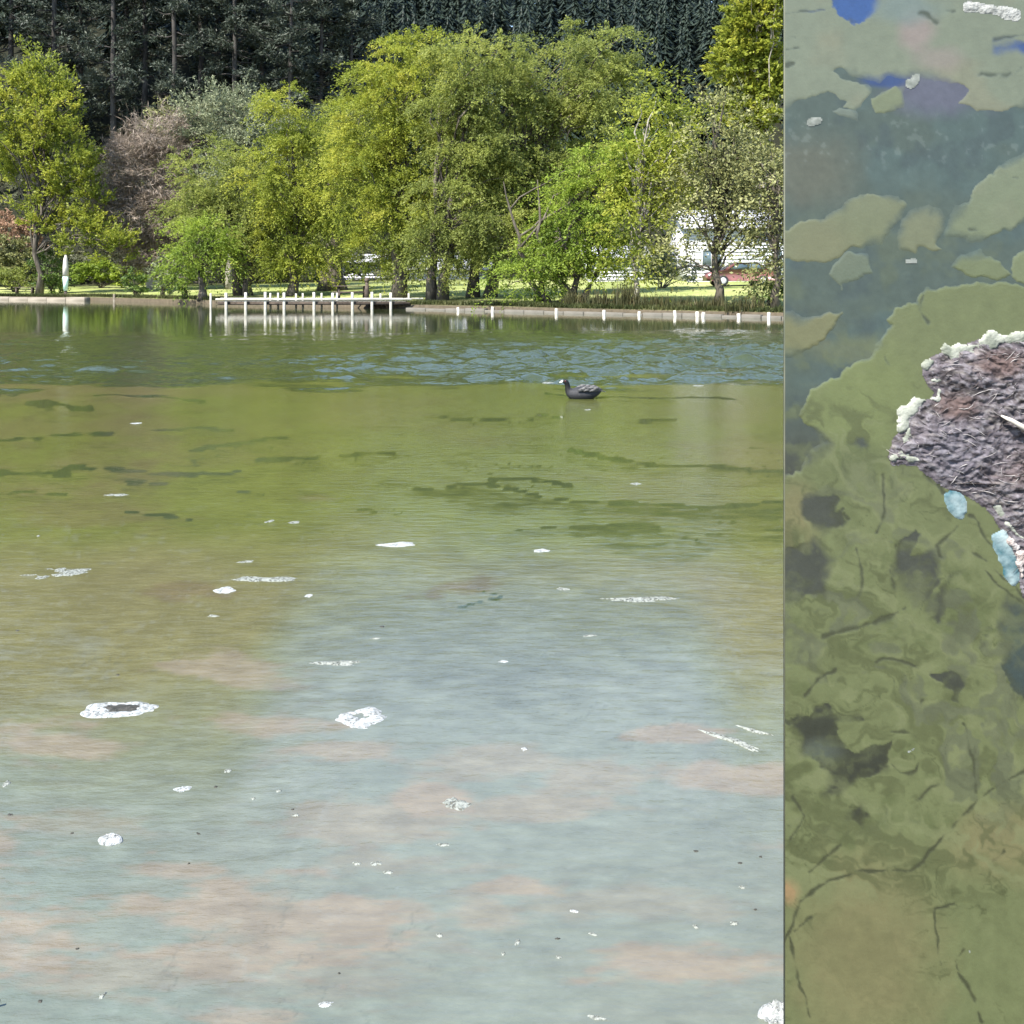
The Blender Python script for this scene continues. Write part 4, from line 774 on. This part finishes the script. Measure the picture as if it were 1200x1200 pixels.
# ------------------------------------------------------------------ the upright board with the algae close-up in relief
BY = 2.1; S = BY / F; BX0, BX1, BT, BB = 920.0, 1330.0, -110.0, 1216.0
BK = 0.312
def bpt(px, py, h): return np.stack([(px - 600) * S, BY - h, CAM_H - (py - HOR) * S], -1)
board = thing('display_board', 'tall upright board picturing algae mats and debris on water close up', 'board', ((0.5 * (BX0 + BX1) - 600) * S, BY, 0.03))
borg = np.array(board.location)
bx = np.arange(BX0, BX1 + 0.1, 1.5); by = np.arange(BT, BB + 0.1, 1.5)
QX, QY = np.meshgrid(bx, by)
e1 = fbm(QX / 26, QY / 26, 4); e2 = fbm(QX / 9 + 31, QY / 9, 3); e3 = fbm(QX / 70 + 5, QY / 50 + 9, 3); e4 = fbm(QX / 4 + 3, QY / 4 + 8, 3)
def bell(cx, cy, rx, ry, soft=0.6): return sstep(1 + soft, 1 - soft, np.hypot((QX - cx) / rx, (QY - cy) / ry) + 0.35 * e1)
def mixb(c, b, t): return c * (1 - t[..., None]) + np.asarray(b) * t[..., None]
def grid_part(name, H, keep, col, mat, parent=board, kind=None):
    cell = keep[:-1, :-1] | keep[1:, :-1] | keep[:-1, 1:] | keep[1:, 1:]
    i, j = np.nonzero(cell); n = QX.shape[1]
    q = np.stack([i * n + j, (i + 1) * n + j, (i + 1) * n + j + 1, i * n + j + 1], 1)
    u, inv = np.unique(q.ravel(), return_inverse=True)
    V = bpt(QX, QY, H).reshape(-1, 3)[u] - borg
    o = put(name, mesh_np(name, V, inv.reshape(-1, 4), True, None, col.reshape(-1, 3)[u]), mat, parent)
    if kind: o['kind'] = kind
    return o
M_print = tint_mat('water_print', BK, 0.45, 30, 0.10, 0.06, 90, 0.35)
M_mat = tint_mat('algae_mat', BK, 0.42, 40, 0.09, 0.10, 160, 0.4)
M_edge = noise_mat('board_edge', (0.06, 0.065, 0.04), (0.10, 0.10, 0.07), 8, 0.6)
put('backing', MB().box((BX0 - 600) * S - borg[0], (BX1 - 600) * S - borg[0], 0.003, 0.013, CAM_H - (BB - HOR) * S - 0.03, CAM_H - (BT - HOR) * S - 0.03).mesh('backing'), M_edge, board)
for xx in (BX0 + 60, BX1 - 60): put('support', MB().box((xx - 600) * S - borg[0] - 0.02, (xx - 600) * S - borg[0] + 0.02, 0.0135, 0.055, -0.25, 2.25).mesh('support'), M_wood_dark, board)
# base sheet: the open water between the mats
cw = np.broadcast_to(lin(94, 108, 98), QX.shape + (3,)).copy()
cw = mixb(cw, lin(94, 112, 106), sstep(-0.1, 0.3, e3)); cw = mixb(cw, lin(84, 98, 96), sstep(0.1, 0.5, -e1 + 0.4 * e3) * 0.7)
cw = mixb(cw, lin(112, 114, 128), bell(1100, 108, 60, 25)); cw = mixb(cw, lin(62, 98, 158), bell(998, 5, 46, 40, .2)); cw = mixb(cw, lin(66, 90, 140), bell(1180, 60, 40, 16, .3)); cw = mixb(cw, lin(66, 88, 134), bell(1035, 94, 26, 9, .4))
cw = mixb(cw, lin(110, 114, 98), bell(950, 200, 50, 40)); cw = mixb(cw, lin(94, 98, 86), sstep(430, 560, QY)); cw = mixb(cw, lin(74, 78, 62), sstep(730, 860, QY) * 0.85); cw = cw * (1 - 0.22 * sstep(440, 560, QY))[..., None]
cw = mixb(cw, lin(128, 134, 98), bell(1010, 410, 60, 14) * 0.6 + bell(1075, 690, 12, 20) * 0.5); cw = mixb(cw, lin(74, 88, 84), bell(1200, 770, 40, 60))
cw = mixb(cw, lin(96, 104, 92), bell(960, 880, 22, 14)); cw = mixb(cw, lin(168, 180, 172), sstep(0.33, 0.42, e2 + 0.3 * e1) * sstep(120, 150, QY) * sstep(210, 180, QY) * 0.14)
cw0 = cw
cw = np.clip(cw * (1 + 0.14 * e2 + 0.08 * e4)[..., None], 0.004, 1)
base_mat_col = np.broadcast_to(lin(128, 136, 92), QX.shape + (3,)).copy()
base_mat_col = mixb(base_mat_col, lin(141, 149, 124), sstep(330, 120, QY)); base_mat_col = mixb(base_mat_col, lin(148, 146, 118), sstep(0.0, 0.4, e3) * sstep(420, 200, QY) * 0.6)
base_mat_col = mixb(base_mat_col, lin(172, 152, 146), np.clip(bell(1075, 35, 20, 22) + 0.7 * bell(1100, 70, 28, 14), 0, 1) * 0.7); base_mat_col = mixb(base_mat_col, lin(134, 150, 142), bell(1060, 10, 40, 16) * 0.8)
base_mat_col = mixb(base_mat_col, lin(134, 144, 92), bell(1010, 470, 70, 60)); base_mat_col = mixb(base_mat_col, lin(144, 140, 98), np.clip(bell(1015, 1130, 80, 110) + bell(1175, 990, 60, 40) + bell(928, 610, 24, 40) + bell(945, 385, 40, 26), 0, 1))
base_mat_col = mixb(base_mat_col, lin(176, 148, 106), bell(924, 1045, 12, 14)); base_mat_col = mixb(base_mat_col, lin(148, 140, 100), bell(960, 285, 40, 30) * 0.6)
base_mat_col = mixb(base_mat_col, lin(102, 112, 70), np.clip(sstep(0.12, 0.5, e1 + 0.5 * e3) * sstep(560, 640, QY) * sstep(1050, 980, QY) + 0.8 * bell(1000, 540, 40, 24), 0, 1) * 0.6)
base_mat_col = np.clip(base_mat_col * (1 + 0.08 * e2 + 0.06 * e3)[..., None], 0.004, 1)
warp = fbm(QX / 40 + 8, QY / 40 + 2, 4)
smear = sstep(0.05, 0.0, np.abs(fbm(QX / 46 + 1.6 * warp, QY / 38 + 1.6 * e3 + 30, 4))) * sstep(-0.05, 0.25, fbm(QX / 50 + 77, QY / 50, 3)) * sstep(440, 560, QY) * (1 - 0.8 * bell(1015, 1140, 80, 110))
base_mat_col = mixb(base_mat_col, lin(84, 90, 56), 0.6 * smear)
base_mat_col = mixb(base_mat_col, lin(108, 114, 76), 0.5 * sstep(0.1, 0.5, fbm(QX / 24 + 2.2 * warp, QY / 20 + 2 * e3 + 5, 4)) * sstep(440, 600, QY) * sstep(1080, 1000, QY))
m_ = fbm((QX * 0.75 + QY * 0.66) / 62 + 2.0 * warp, (QX * 0.66 - QY * 0.75) / 17 + 3.0 * warp, 5); lowz = sstep(400, 500, QY) * (1 - 0.75 * sstep(1020, 1080, QY))
base_mat_col = mixb(base_mat_col, lin(96, 102, 66), 0.62 * sstep(0.08, 0.36, m_) * lowz); base_mat_col = mixb(base_mat_col, lin(146, 152, 108), 0.5 * sstep(-0.1, -0.38, m_) * lowz)
base_mat_col = mixb(base_mat_col, lin(106, 110, 92), 0.5 * sstep(0.05, 0.35, fbm(QX / 60 + 2 * warp + 4, QY / 44 + 2 * e3, 4)) * sstep(500, 620, QY) * sstep(1000, 900, QY))
murk = sstep(-0.15, 0.4, fbm(QX / 30 + 2 * e1, QY / 22 + 60, 4)) * 0.55 * sstep(330, 480, QY) + 0.25 * sstep(0, 0.4, e1) * sstep(180, 300, QY) * sstep(480, 330, QY)
cw = mixb(cw, base_mat_col * 0.9, np.clip(murk, 0, 1))
grid_part('water_sheet', 0 * QX, np.ones(QX.shape, bool), cw, M_print)
wx = 13 * fbm(QX / 60 + 3, QY / 60, 3) + 6 * fbm(QX / 18 + 9, QY / 18 + 4, 3); wy = 13 * fbm(QX / 60 + 40, QY / 60 + 21, 3) + 6 * fbm(QX / 18 + 70, QY / 18 + 14, 3)
soft = 1.6 + 13 * sstep(-0.15, 0.35, fbm(QX / 42 + 60, QY / 42, 3))
c_deep = lin(80, 84, 58); layer = [0]
def algae(P, holes=(), cracks=(), T=0.0006, w=0, rag=(3.0, 1.6), tint=None, name='algae_mat'):
    sd = poly_sdf(QX + wx, QY + wy, P) + 2.5 * e2 + 1.5 * e4
    al = sstep(-0.6 * soft, 0.8 * soft, sd); deep = np.zeros(QX.shape)
    for hp in holes:
        hs = poly_sdf(QX + 1.2 * wx, QY + 1.2 * wy, hp) + 4 * e2 + 2 * e4
        al = np.minimum(al, sstep(0.9 * soft, -0.5 * soft, hs)); deep = np.maximum(deep, 0.55 * sstep(9, 0, np.abs(hs - 2)) * sstep(0.0, 0.3, e3 + 0.5 * e1))
    for cp, cwid in cracks:
        f_ = fbm(QX / 17 + 7, QY / 17 + cwid, 4); cs_ = line_d(QX + wx * 0.7, QY + wy * 0.7, cp) - cwid * (0.16 + 1.1 * f_)
        k_ = sstep(1.3 + 0.16 * soft, -0.8, cs_ + 0.8 * e4) * sstep(-0.45, -0.1, f_)
        al = np.minimum(al, 1 - 0.9 * k_); deep = np.maximum(deep, k_ * 0.8)
    c = base_mat_col if tint is None else mixb(base_mat_col, tint[0], np.full(QX.shape, tint[1]))
    c = mixb(mixb(cw, c_deep, np.clip(deep, 0, 1)), c, al)
    layer[0] += 1; H = -0.0003 + (0.0004 + 0.00006 * layer[0] + 0.5 * T * al + 0.0002 * (e1 + 0.5) * al) * sstep(-0.6 * soft - 1, -0.1 * soft + 3, sd)
    keep = (sd > -0.6 * soft - 1)
    if keep.any(): return grid_part(name, H, keep, c, M_mat)
algae([(900, -130), (1450, -130), (1450, 130), (1200, 118), (1186, 126), (1145, 124), (1128, 119), (1140, 104), (1133, 97), (1112, 92), (1090, 86), (1065, 88), (1045, 86), (1028, 91), (1002, 84), (985, 79), (975, 82), (980, 90), (1012, 93), (1018, 104), (1012, 116), (1000, 126), (985, 124), (990, 117), (968, 114), (945, 117), (920, 123), (900, 123)],
      [[(963, -30), (1030, -30), (1026, 10), (1012, 25), (1000, 32), (988, 22), (968, 14)], [(1160, 62), (1165, 50), (1180, 52), (1250, 56), (1250, 68), (1190, 66), (1175, 63)]],
      [([(918, 16), (962, 16)], 1.6), ([(922, 42), (932, 42)], 2.4), ([(922, 57), (936, 54)], 2.6), ([(918, 74), (930, 72)], 4), ([(1150, 84), (1180, 88), (1202, 80)], 2.2), ([(1078, 18), (1098, 26)], 3), ([(1108, 16), (1120, 15)], 2), ([(1165, 46), (1200, 44)], 2)])
algae([(1018, 112), (1030, 103), (1050, 100), (1062, 107), (1058, 121), (1040, 130), (1022, 127)], tint=(lin(132, 140, 98), 0.6), rag=(1.5, 1))
algae([(972, 134), (985, 125), (1002, 128), (1000, 136), (984, 140)], tint=(lin(118, 130, 120), 0.6), rag=(1.5, 1))
algae([(900, 265), (920, 268), (945, 254), (965, 256), (985, 246), (995, 232), (1020, 230), (1050, 228), (1062, 238), (1058, 250), (1040, 265), (1032, 280), (1012, 288), (998, 293), (990, 305), (968, 313), (945, 314), (920, 305), (900, 305)], rag=(2, 1.2), w=6, tint=(lin(136, 140, 108), 0.6))
algae([(1058, 292), (1056, 280), (1062, 255), (1075, 245), (1090, 242), (1105, 250), (1112, 255), (1105, 268), (1100, 285), (1108, 295), (1095, 296), (1085, 291), (1075, 293), (1072, 299)], rag=(1.5, 1), w=6, tint=(lin(138, 140, 112), 0.6))
algae([(1118, 272), (1130, 245), (1150, 220), (1175, 200), (1200, 188), (1290, 176), (1290, 240), (1200, 258), (1180, 272), (1160, 282), (1142, 282), (1125, 275)], [], [([(1140, 270), (1150, 270)], 4), ([(1190, 207), (1196, 208)], 3), ([(1150, 218), (1162, 226)], 2)], rag=(2, 1.2), tint=(lin(138, 148, 118), 0.6))
algae([(973, 322), (995, 300), (1020, 300), (1028, 318), (1005, 325), (985, 333)], rag=(2, 1), w=4, tint=(lin(118, 130, 112), 0.8))
algae([(1117, 315), (1130, 305), (1150, 303), (1168, 312), (1190, 322), (1170, 330), (1150, 330), (1130, 322)], rag=(2, 1.4), tint=(lin(130, 140, 104), 0.6))
algae([(1187, 325), (1190, 300), (1210, 285), (1280, 276), (1280, 330), (1195, 334)], rag=(2, 1.2), tint=(lin(138, 148, 112), 0.6))
algae([(900, 372), (930, 368), (960, 362), (985, 360), (975, 380), (965, 395), (945, 408), (900, 406)], rag=(3, 1.5), w=9, tint=(lin(134, 136, 98), 0.7))
rg = np.random.default_rng(21); small = []
for _ in range(0):
    x0, y0 = rg.uniform(925, 1330), rg.uniform(700, 1215); a0 = rg.uniform(-0.4, 2.2); L = rg.uniform(5, 26)
    if 965 < x0 < 1080 and y0 > 1045: continue
    small.append(([(x0, y0), (x0 + L * 0.5 * math.cos(a0) + rg.uniform(-3, 3), y0 - L * 0.5 * math.sin(a0)), (x0 + L * math.cos(a0), y0 - L * math.sin(a0))], rg.uniform(0.8, 1.6)))
algae([(1038, 392), (1022, 412), (990, 436), (958, 455), (936, 487), (950, 496), (965, 505), (973, 514), (955, 535), (938, 552), (900, 560), (900, 1320), (1450, 1320), (1450, 340), (1260, 345), (1180, 332), (1120, 341), (1085, 344), (1082, 356), (1055, 358), (1042, 372), (1050, 380)],
      [[(938, 572), (975, 570), (978, 590), (985, 600), (990, 610), (975, 615), (965, 625), (950, 612), (940, 600)], [(900, 645), (935, 640), (955, 632), (968, 645), (976, 665), (970, 690), (965, 705), (940, 700), (925, 715), (900, 730)],
       [(1048, 650), (1058, 635), (1075, 622), (1085, 625), (1080, 642), (1070, 655), (1085, 652), (1100, 650), (1108, 670), (1105, 690), (1090, 712), (1075, 712), (1060, 695), (1047, 670)], [(1115, 685), (1121, 668), (1112, 712), (1104, 728), (1097, 722), (1100, 710)],
       [(1180, 690), (1200, 700), (1260, 700), (1260, 830), (1200, 822), (1187, 812), (1177, 790), (1180, 760), (1174, 730)], [(900, 852), (920, 846), (948, 828), (970, 825), (985, 836), (1002, 838), (1008, 844), (990, 842), (978, 845), (975, 860), (985, 880), (998, 885), (1030, 872), (1040, 868), (1035, 880), (1030, 905), (1010, 912), (985, 930), (960, 932), (970, 905), (955, 890), (935, 880), (925, 860)],
       [(993, 948), (1005, 940), (1015, 955), (1005, 966), (995, 962)], [(1098, 785), (1112, 780), (1128, 788), (1132, 800), (1122, 812), (1128, 826), (1118, 824), (1108, 800)], [(990, 520), (1004, 518), (1008, 530), (998, 536)]],
      [([(918, 1104), (928, 1085), (935, 1060), (945, 1050), (970, 1030), (985, 1027)], 3.6), ([(985, 1027), (1005, 1021), (1040, 1017), (1065, 1015), (1080, 1003), (1100, 988), (1115, 974), (1130, 955), (1145, 940), (1165, 925), (1185, 912), (1230, 890)], 2.8), ([(925, 1100), (930, 1120), (938, 1150), (945, 1182), (955, 1210)], 2.6), ([(930, 1092), (945, 1082), (952, 1078)], 2), ([(1098, 1062), (1096, 1085), (1100, 1120), (1103, 1145)], 1.8), ([(1098, 1062), (1118, 1056)], 2.4), ([(1140, 1030), (1155, 1026)], 3.6), ([(1165, 1012), (1180, 995)], 2.4), ([(1125, 1140), (1135, 1155), (1148, 1195)], 2.6), ([(1130, 1110), (1122, 1125), (1128, 1145)], 2.2),
       ([(965, 747), (985, 742), (1010, 738), (1030, 728), (1062, 714)], 5), ([(1030, 780), (1045, 776), (1060, 775), (1090, 776)], 2.4), ([(1130, 850), (1138, 880), (1143, 930)], 2.6), ([(1075, 832), (1082, 822)], 3.2), ([(1040, 858), (1058, 860), (1073, 863), (1080, 885), (1072, 902), (1052, 906), (1038, 895)], 2), ([(1075, 935), (1090, 920), (1102, 918)], 2), ([(937, 815), (955, 800), (976, 787)], 3.8), ([(1088, 345), (1082, 365), (1090, 380)], 1.8), ([(1042, 415), (1046, 428)], 2),
       ([(1078, 556), (1098, 572), (1112, 584)], 3.2), ([(1136, 604), (1148, 622), (1165, 645), (1190, 672), (1215, 690)], 3.8), ([(1138, 648), (1152, 656), (1170, 674), (1200, 697)], 2.8), ([(1150, 668), (1168, 686), (1200, 704), (1240, 716)], 3), ([(1052, 640), (1044, 665), (1050, 690)], 1.8), ([(985, 600), (992, 608)], 3), ([(1033, 560), (1036, 600), (1028, 625)], 1.8), ([(1005, 640), (1012, 668), (1004, 700)], 1.8), ([(1120, 618), (1100, 640), (1104, 655)], 1.6), ([(926, 930), (940, 960), (925, 985)], 2), ([(950, 1020), (965, 1005), (985, 990)], 2.4), ([(1075, 470), (1056, 520)], 1.2)] + small, name='algae_sheet')
# debris raft
DP = [(1082, 437), (1086, 425), (1096, 417), (1112, 412), (1130, 405), (1150, 400), (1168, 397), (1200, 394), (1320, 384), (1320, 720), (1230, 712), (1200, 700), (1192, 660), (1184, 630), (1172, 618), (1165, 604), (1155, 592), (1140, 582), (1122, 575), (1105, 568), (1086, 555), (1076, 543), (1046, 543), (1043, 535), (1048, 516), (1057, 505), (1060, 482), (1068, 472), (1090, 468), (1098, 460), (1090, 450)]
deb = thing_deb = None
sd = poly_sdf(QX, QY, DP) + 3 * e1 + 2 * e2
H = 0.004 + 0.012 * sstep(0, 40, sd) * (1 + 0.7 * e1) + 0.005 * fbm(QX / 12, QY / 4 + e1 * 3, 4) * sstep(0, 8, sd) + 0.003 * e4 * sstep(0, 8, sd); H = np.where(sd < 0, 0.002, H)
wr = fbm(QX / 13 + 1.6 * e1, QY / 5.5 + 2.4 * e1 + 3, 5); wr2 = 1 - np.abs(wr) * 3.2; H = np.where(sd < 0, 0.002, H + 0.0022 * wr2.clip(-1, 1) * sstep(0, 8, sd))
cd = np.broadcast_to(lin(112, 104, 108), QX.shape + (3,)).copy(); cd = mixb(cd, lin(72, 66, 66), sstep(0, 0.4, fbm(QX / 14 + 5, QY / 5, 4))); cd = mixb(cd, lin(158, 150, 144), sstep(0.1, 0.5, fbm(QX / 11 + 50, QY / 4 + 3, 4)) * 0.7)
cd = mixb(cd, lin(164, 160, 164), 0.55 * sstep(0.55, 1.0, wr2)); cd = mixb(cd, lin(58, 54, 58), 0.6 * sstep(0.0, -0.6, wr2)); cd = mixb(cd, lin(112, 92, 86), np.clip(bell(1165, 425, 30, 14) + bell(1120, 475, 22, 14) + 0.5 * bell(1190, 550, 40, 20), 0, 1) * 0.85); cd = mixb(cd, lin(120, 116, 126), bell(1120, 530, 50, 30) * 0.5)
deb = grid_part('debris_raft', H, sd > -1.0, cd * 1.45, tint_mat('debris', BK, 0.8, 60, 0.35, 0.8, 160, 0.2))
deb['label'] = 'brown matted fibrous debris with a white foam rim'
def bH(x, y):
    i = int(np.clip(round((y - BT) / 1.5), 0, len(by) - 1)); j = int(np.clip(round((x - BX0) / 1.5), 0, len(bx) - 1)); return H[i, j] if sd[i, j] > 0 else 0.006
rg = np.random.default_rng(33); fb = [MB(), MB()]; cnt = 0
while cnt < 520:
    x, y = rg.uniform(1045, 1320), rg.uniform(396, 715)
    i = int(round((y - BT) / 1.5)); j = min(int(round((x - BX0) / 1.5)), len(bx) - 1)
    if sd[i, j] < 4: continue
    a = rg.normal(-0.25, 0.55) + 0.8 * e1[i, j]; L = rg.uniform(5, 22); cv = rg.normal(0, 0.25) * L
    t = np.linspace(-0.5, 0.5, 5); xx = x + t * L * math.cos(a) - cv * t * t * math.sin(a) * 2; yy = y + t * L * math.sin(a) + cv * t * t * math.cos(a) * 2
    hh = np.array([bH(p, q) for p, q in zip(xx, yy)]); hh = hh.mean() * 0.6 + hh * 0.4 + rg.uniform(0.0, 0.002)
    fb[int(rg.random() < 0.45)].tube(bpt(xx, yy, hh) - borg, np.array([0.3, 0.8, 1, 0.8, 0.3]) * rg.uniform(0.0004, 0.0009), 4); cnt += 1
for k, m in enumerate((noise_mat('dark_fibres', (0.02, 0.017, 0.017), (0.07, 0.056, 0.053), 40, 0.85), noise_mat('pale_fibres', (0.15, 0.138, 0.138), (0.32, 0.295, 0.28), 40, 0.85))):
    put('fibres', fb[k].mesh('fibres', True), m, deb, kind='stuff')
stick = put('stick', MB().tube(bpt(np.array([1166, 1176, 1190, 1215, 1235.]), np.array([485, 490, 498, 512, 522.]), np.array([.026, .03, .031, .03, .026])) - borg, [0.002, 0.005, 0.006, 0.006, 0.003], 7).mesh('stick', True), noise_mat('pale_stick', (0.3, 0.27, 0.23), (0.42, 0.38, 0.33), 40, 0.7), deb)
def ridge(name, P, w, mat, T, base=0.006, parent=deb, rag=1.2, amp=0.8):
    d = w * (0.62 + 2.1 * amp * fbm(QX / 20 + w, QY / 20, 3) + 0.4 * e2) - line_d(QX + 6 * e1, QY + 6 * e3, P) + rag * e2
    Hh = base + T * 0.2 * sstep(0, 1, d / w) * (1 + 0.4 * e2) + 0.0002 * e4; Hh = np.where(d < 0, 0.001, Hh)
    return grid_part(name, Hh, d > -1.2, np.ones(QX.shape + (3,)), mat, parent)
M_bfoam = noise_mat('rim_foam', (0.12, 0.13, 0.10), (0.27, 0.275, 0.23), 35, 0.7, 0.2, 160)
ridge('foam_rim', [(1250, 390), (1200, 395), (1150, 401), (1120, 410), (1096, 418), (1085, 430), (1090, 446), (1112, 441), (1126, 432)], 10.0, M_bfoam, 0.010)
ridge('foam_rim', [(1100, 456), (1096, 466), (1072, 471), (1061, 484), (1058, 500)], 6.5, M_bfoam, 0.010)
ridge('foam_rim', [(1058, 512), (1064, 520), (1056, 526)], 11, M_bfoam, 0.012); ridge('foam_rim', [(1048, 537), (1060, 535), (1078, 538)], 8, M_bfoam, 0.012)
ridge('foam_rim', [(1168, 592), (1174, 598)], 5.5, M_bfoam, 0.012); ridge('foam_rim', [(1180, 612), (1196, 628), (1215, 640)], 4.0, M_bfoam, 0.012)
M_teal = noise_mat('teal_scum', (0.008, 0.055, 0.07), (0.24, 0.29, 0.285), 18, 0.5, 0.15, 90)
ridge('teal_scum', [(1122, 583), (1127, 592)], 10.0, M_teal, 0.006, 0.003, board); ridge('teal_scum', [(1170, 632), (1180, 655), (1190, 680)], 11, M_teal, 0.006, 0.003, board)
ridge('foam_rim', [(1186, 632), (1196, 652), (1200, 685)], 6.5, noise_mat('peach_foam', (0.22, 0.165, 0.14), (0.34, 0.315, 0.30), 25, 0.7, 0.5, 120), 0.010, 0.008)
ridge('leaf', [(1134, 5), (1150, 8), (1176, 14), (1190, 16)], 6.0, noise_mat('pale_leaf', (0.14, 0.145, 0.13), (0.26, 0.26, 0.24), 25, 0.6, 0.4, 90), 0.001, 0.002, board, 1.0, 0.2)
M_foam_fleck = noise_mat('fleck_foam', (0.09, 0.10, 0.085), (0.17, 0.18, 0.16), 60, 0.7)
for P, w in (([(1135, 1114), (1136, 1116)], 3.0), ([(1094, 1037), (1096, 1038)], 2.2), ([(1066, 98), (1074, 90)], 3.0), ([(1066, 881), (1072, 878)], 1.5), ([(1063, 304), (1071, 304)], 2.6), ([(950, 142), (960, 140)], 3.6)):
    ridge('white_fleck', P, w * 0.7 + 0.5, M_foam_fleck, 0.0004, 0.0014, board, 2.0, 0.6)
